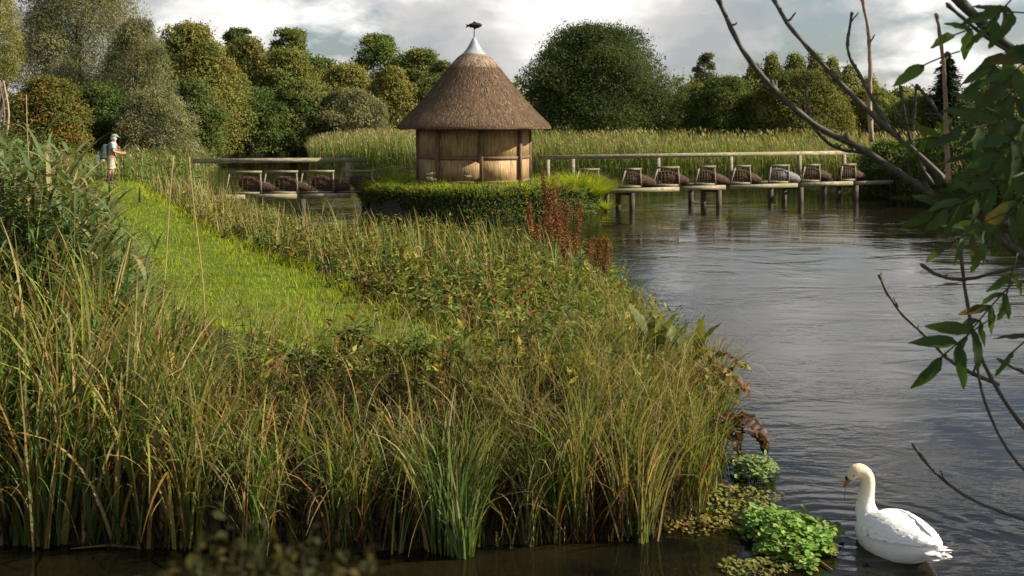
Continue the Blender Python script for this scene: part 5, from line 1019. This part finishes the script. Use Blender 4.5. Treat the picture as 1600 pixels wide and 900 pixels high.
# ------------------------------------------------------------------ angler on the path
def angler():
    c = np.array([-14.1, 36.0, 0.0]); c[2] = float(z_near(c[0:1], c[1:2])[0]); yaw = math.radians(24)
    o = thing('person', c, 'angler in cap, tan vest, blue shirt and pale shorts standing on the grass path', 'person', None, 0)
    # local: faces +x, z up
    J = {'pel': (0, 0, .93), 'sp': (.02, 0, 1.12), 'ch': (.05, 0, 1.32), 'nk': (.08, 0, 1.48), 'hd': (.115, 0, 1.60), 'top': (.115, 0, 1.70), 'nose': (.20, 0, 1.585),
         'hl': (0, .10, .90), 'kl': (.07, .11, .50), 'al': (.0, .11, .09), 'tl': (.14, .12, .04), 'hr': (0, -.10, .90), 'kr': (-.03, -.11, .50), 'ar': (-.12, -.11, .09), 'tr': (.02, -.12, .04),
         'sl': (.05, .19, 1.42), 'el': (.09, .23, 1.14), 'wl': (.33, .16, 1.10), 'fl': (.43, .12, 1.10), 'sr': (.05, -.19, 1.42), 'er': (.07, -.24, 1.14), 'wr': (.32, -.19, 1.07), 'fr': (.42, -.16, 1.08)}
    rad = {'pel': .15, 'sp': .14, 'ch': .155, 'nk': .062, 'hd': .095, 'top': .075, 'nose': .022, 'hl': .10, 'kl': .062, 'al': .045, 'tl': .04, 'hr': .10, 'kr': .062, 'ar': .045, 'tr': .04, 'sl': .065, 'el': .046, 'wl': .032, 'fl': .034, 'sr': .065, 'er': .046, 'wr': .032, 'fr': .034}
    E = [('pel', 'sp'), ('sp', 'ch'), ('ch', 'nk'), ('nk', 'hd'), ('hd', 'top'), ('hd', 'nose'), ('pel', 'hl'), ('hl', 'kl'), ('kl', 'al'), ('al', 'tl'), ('pel', 'hr'), ('hr', 'kr'), ('kr', 'ar'), ('ar', 'tr'), ('ch', 'sl'), ('sl', 'el'), ('el', 'wl'), ('wl', 'fl'), ('ch', 'sr'), ('sr', 'er'), ('er', 'wr'), ('wr', 'fr')]
    # fingers
    for side, sy in (('l', 1), ('r', -1)):
        f0 = np.array(J['f' + side])
        for q in range(5):
            nm = 'g%s%d' % (side, q)
            if q < 4: J[nm] = tuple(f0 + np.array([.05 - .006 * q, .0, .03 - .02 * q])); J[nm + 'b'] = tuple(f0 + np.array([.055, -sy * .035, .028 - .02 * q]))
            else: J[nm] = tuple(f0 + np.array([0, -sy * .03, .04])); J[nm + 'b'] = tuple(f0 + np.array([.035, -sy * .045, .045]))
            rad[nm] = .010; rad[nm + 'b'] = .009; E += [('f' + side, nm), (nm, nm + 'b')]
    names = list(J); me = bpy.data.meshes.new('body'); me.from_pydata([J[k] for k in names], [(names.index(a), names.index(b)) for a, b in E], [])
    b = bpy.data.objects.new('body', me); C.objects.link(b); sk = b.modifiers.new('k', 'SKIN'); sb = b.modifiers.new('s', 'SUBSURF'); sb.levels = 1; sb.render_levels = 1
    for i, k in enumerate(names): v = me.skin_vertices[0].data[i]; v.radius = (rad[k], rad[k]); v.use_root = (k == 'pel')
    dg = bpy.context.evaluated_depsgraph_get(); m2 = bpy.data.meshes.new_from_object(b.evaluated_get(dg)); b.modifiers.clear(); b.data = m2; m2.materials.clear(); m2.materials.append(M['skin']); b.parent = o
    m2.polygons.foreach_set('use_smooth', np.ones(len(m2.polygons), bool))
    def loft(name, rings, mat, nseg=20, parent=o):
        """rings: (x, y, z, rx, ry)"""
        a = np.linspace(0, 2 * math.pi, nseg, endpoint=False); V = [np.stack([x + rx * np.cos(a), y + ry * np.sin(a), np.full(nseg, z) + .004 * np.sin(a * 5 + z * 30)], 1) for x, y, z, rx, ry in rings]; mb = MB(); mb.add(np.concatenate(V), grid_faces(len(rings), nseg, wrap=True)); return mb.build(name, mat, parent, smooth=True, local=True)
    loft('vest', [(-.01, 0, .84, .185, .215), (-.005, 0, .92, .18, .21), (.01, 0, 1.06, .165, .20), (.035, 0, 1.22, .175, .212), (.05, 0, 1.36, .165, .20), (.06, 0, 1.44, .125, .16), (.075, 0, 1.50, .075, .085)], M['vest'])
    for sy in (-1, 1):
        mb = MB(); s0 = np.array(J['sl' if sy > 0 else 'sr']); e0 = np.array(J['el' if sy > 0 else 'er']); tt = np.linspace(-.12, .62, 6)[:, None]; mb.tube(s0 * (1 - tt) + e0 * tt, [.075, .088, .086, .08, .077, .078], 12); mb.build('sleeve', M['blue'], o, smooth=True, local=True)
    MB().tube([(.0, 0, .78), (.0, 0, .86), (.0, 0, .96)], [.16, .175, .165], 16).build('shorts', M['cream'], o, smooth=True, local=True)
    for s in ('l', 'r'):
        h0, k0, a0, t0 = (np.array(J[q + s]) for q in 'hkat'); tt = np.linspace(.0, .92, 6)[:, None]; MB().tube(h0 * (1 - tt) + k0 * tt, [.125, .12, .112, .106, .102, .104], 14, cap=False).build('shorts_leg', M['cream'], o, smooth=True, local=True)
        tt = np.linspace(.22, 1.0, 5)[:, None]; mb = MB(); mb.tube(k0 * (1 - tt) + a0 * tt, [.072, .074, .066, .056, .06], 12); mb.tube([a0 + np.array([-.07, 0, -.03]), a0 + np.array([.02, 0, -.03]), t0 + np.array([.04, 0, 0]), t0 + np.array([.09, 0, -.01])], [.045, .056, .05, .03], 12); mb.build('boot', M['boot'], o, smooth=True, local=True)
    loft('hair', [(.09, 0, 1.535, .085, .09), (.095, 0, 1.58, .104, .108), (.10, 0, 1.64, .108, .112), (.11, 0, 1.68, .09, .09)], M['hair'])
    loft('cap', [(.115, 0, 1.655, .122, .118), (.115, 0, 1.70, .118, .114), (.11, 0, 1.74, .085, .082), (.105, 0, 1.755, .02, .02)], M['cap'])
    mb = MB(); a = np.linspace(-1.1, 1.1, 9); V = [np.stack([.115 + r_ * np.cos(a) * k, r_ * np.sin(a), np.full(9, 1.662 - dz)], 1) for r_, k, dz in ((.115, 1, 0), (.118, 1.75, .018), (.112, 1.7, .026), (.11, 1, .012))]; mb.add(np.concatenate(V), grid_faces(4, 9)); mb.build('cap_peak', M['cap'], o, local=True)
    for sy in (-1, 1):
        e = MB(); e.tube([(.2, sy * .033, 1.61), (.206, sy * .033, 1.61), (.21, sy * .033, 1.61)], [.006, .009, .004], 6); e.build('eye', M['eye'], o, local=True)
        e = MB(); e.tube([(.11, sy * .095, 1.555), (.105, sy * .108, 1.585), (.11, sy * .10, 1.62)], [.012, .018, .012], 6); e.build('ear', M['skin'], o, smooth=True, local=True)
    e = MB(); e.tube([(.196, -.025, 1.545), (.204, 0, 1.543), (.196, .025, 1.545)], [.004, .007, .004], 6); e.build('mouth', M['boot'], o, local=True)
    o.rotation_euler.z = yaw; o.scale = (1.0,) * 3
    # bag slung on the back
    bg_ = thing('shoulder_bag', (c[0], c[1], c[2] + .85), 'dark green fishing bag slung behind the angler\'s back', 'bag', None, yaw)
    mb = MB(); V = []; a = np.linspace(0, 2 * math.pi, 18, endpoint=False)
    for z, rx, ry in ((.02, .10, .15), (.06, .125, .19), (.25, .13, .20), (.42, .12, .18), (.52, .085, .13), (.55, .02, .03)): V.append(np.stack([-.27 + rx * np.sign(np.cos(a)) * np.abs(np.cos(a)) ** .7 + .08 * (z / .5), ry * np.sign(np.sin(a)) * np.abs(np.sin(a)) ** .7, np.full(18, z)], 1))
    mb.add(np.concatenate(V), grid_faces(6, 18, wrap=True)); mb.build('pouch', M['bag'], bg_, smooth=True, local=True)
    mb = MB(); tt = np.linspace(0, 1, 12); mb.tube(np.stack([-.2 + .27 * np.sin(tt * 3.14), -.14 + .30 * tt, .35 + .34 * np.sin(tt * 3.14)], 1), .016, 6); mb.build('strap', M['bag'], bg_, smooth=True, local=True)
    nn = thing('landing_net', (c[0], c[1], c[2] + .7), 'pale landing net hanging behind the angler below his bag', 'net', None, yaw)
    mb = MB(); V = []
    for z, r_ in ((.0, .03), (.04, .09), (.14, .125), (.26, .12), (.34, .10)): V.append(np.stack([-.40 + r_ * .75 * np.cos(a) - .05 * (z < .1), r_ * np.sin(a), np.full(18, z)], 1))
    mb.add(np.concatenate(V), grid_faces(5, 18, wrap=True)); mb.build('mesh_bag', M['net'], nn, smooth=True, local=True)
    mb = MB(); mb.tube(np.stack([-.40 + .085 * np.cos(np.append(a, a[0])), .11 * np.sin(np.append(a, a[0])), np.full(19, .345)], 1), .011, 6); mb.build('hoop', M['wood'], nn, local=True)
angler()
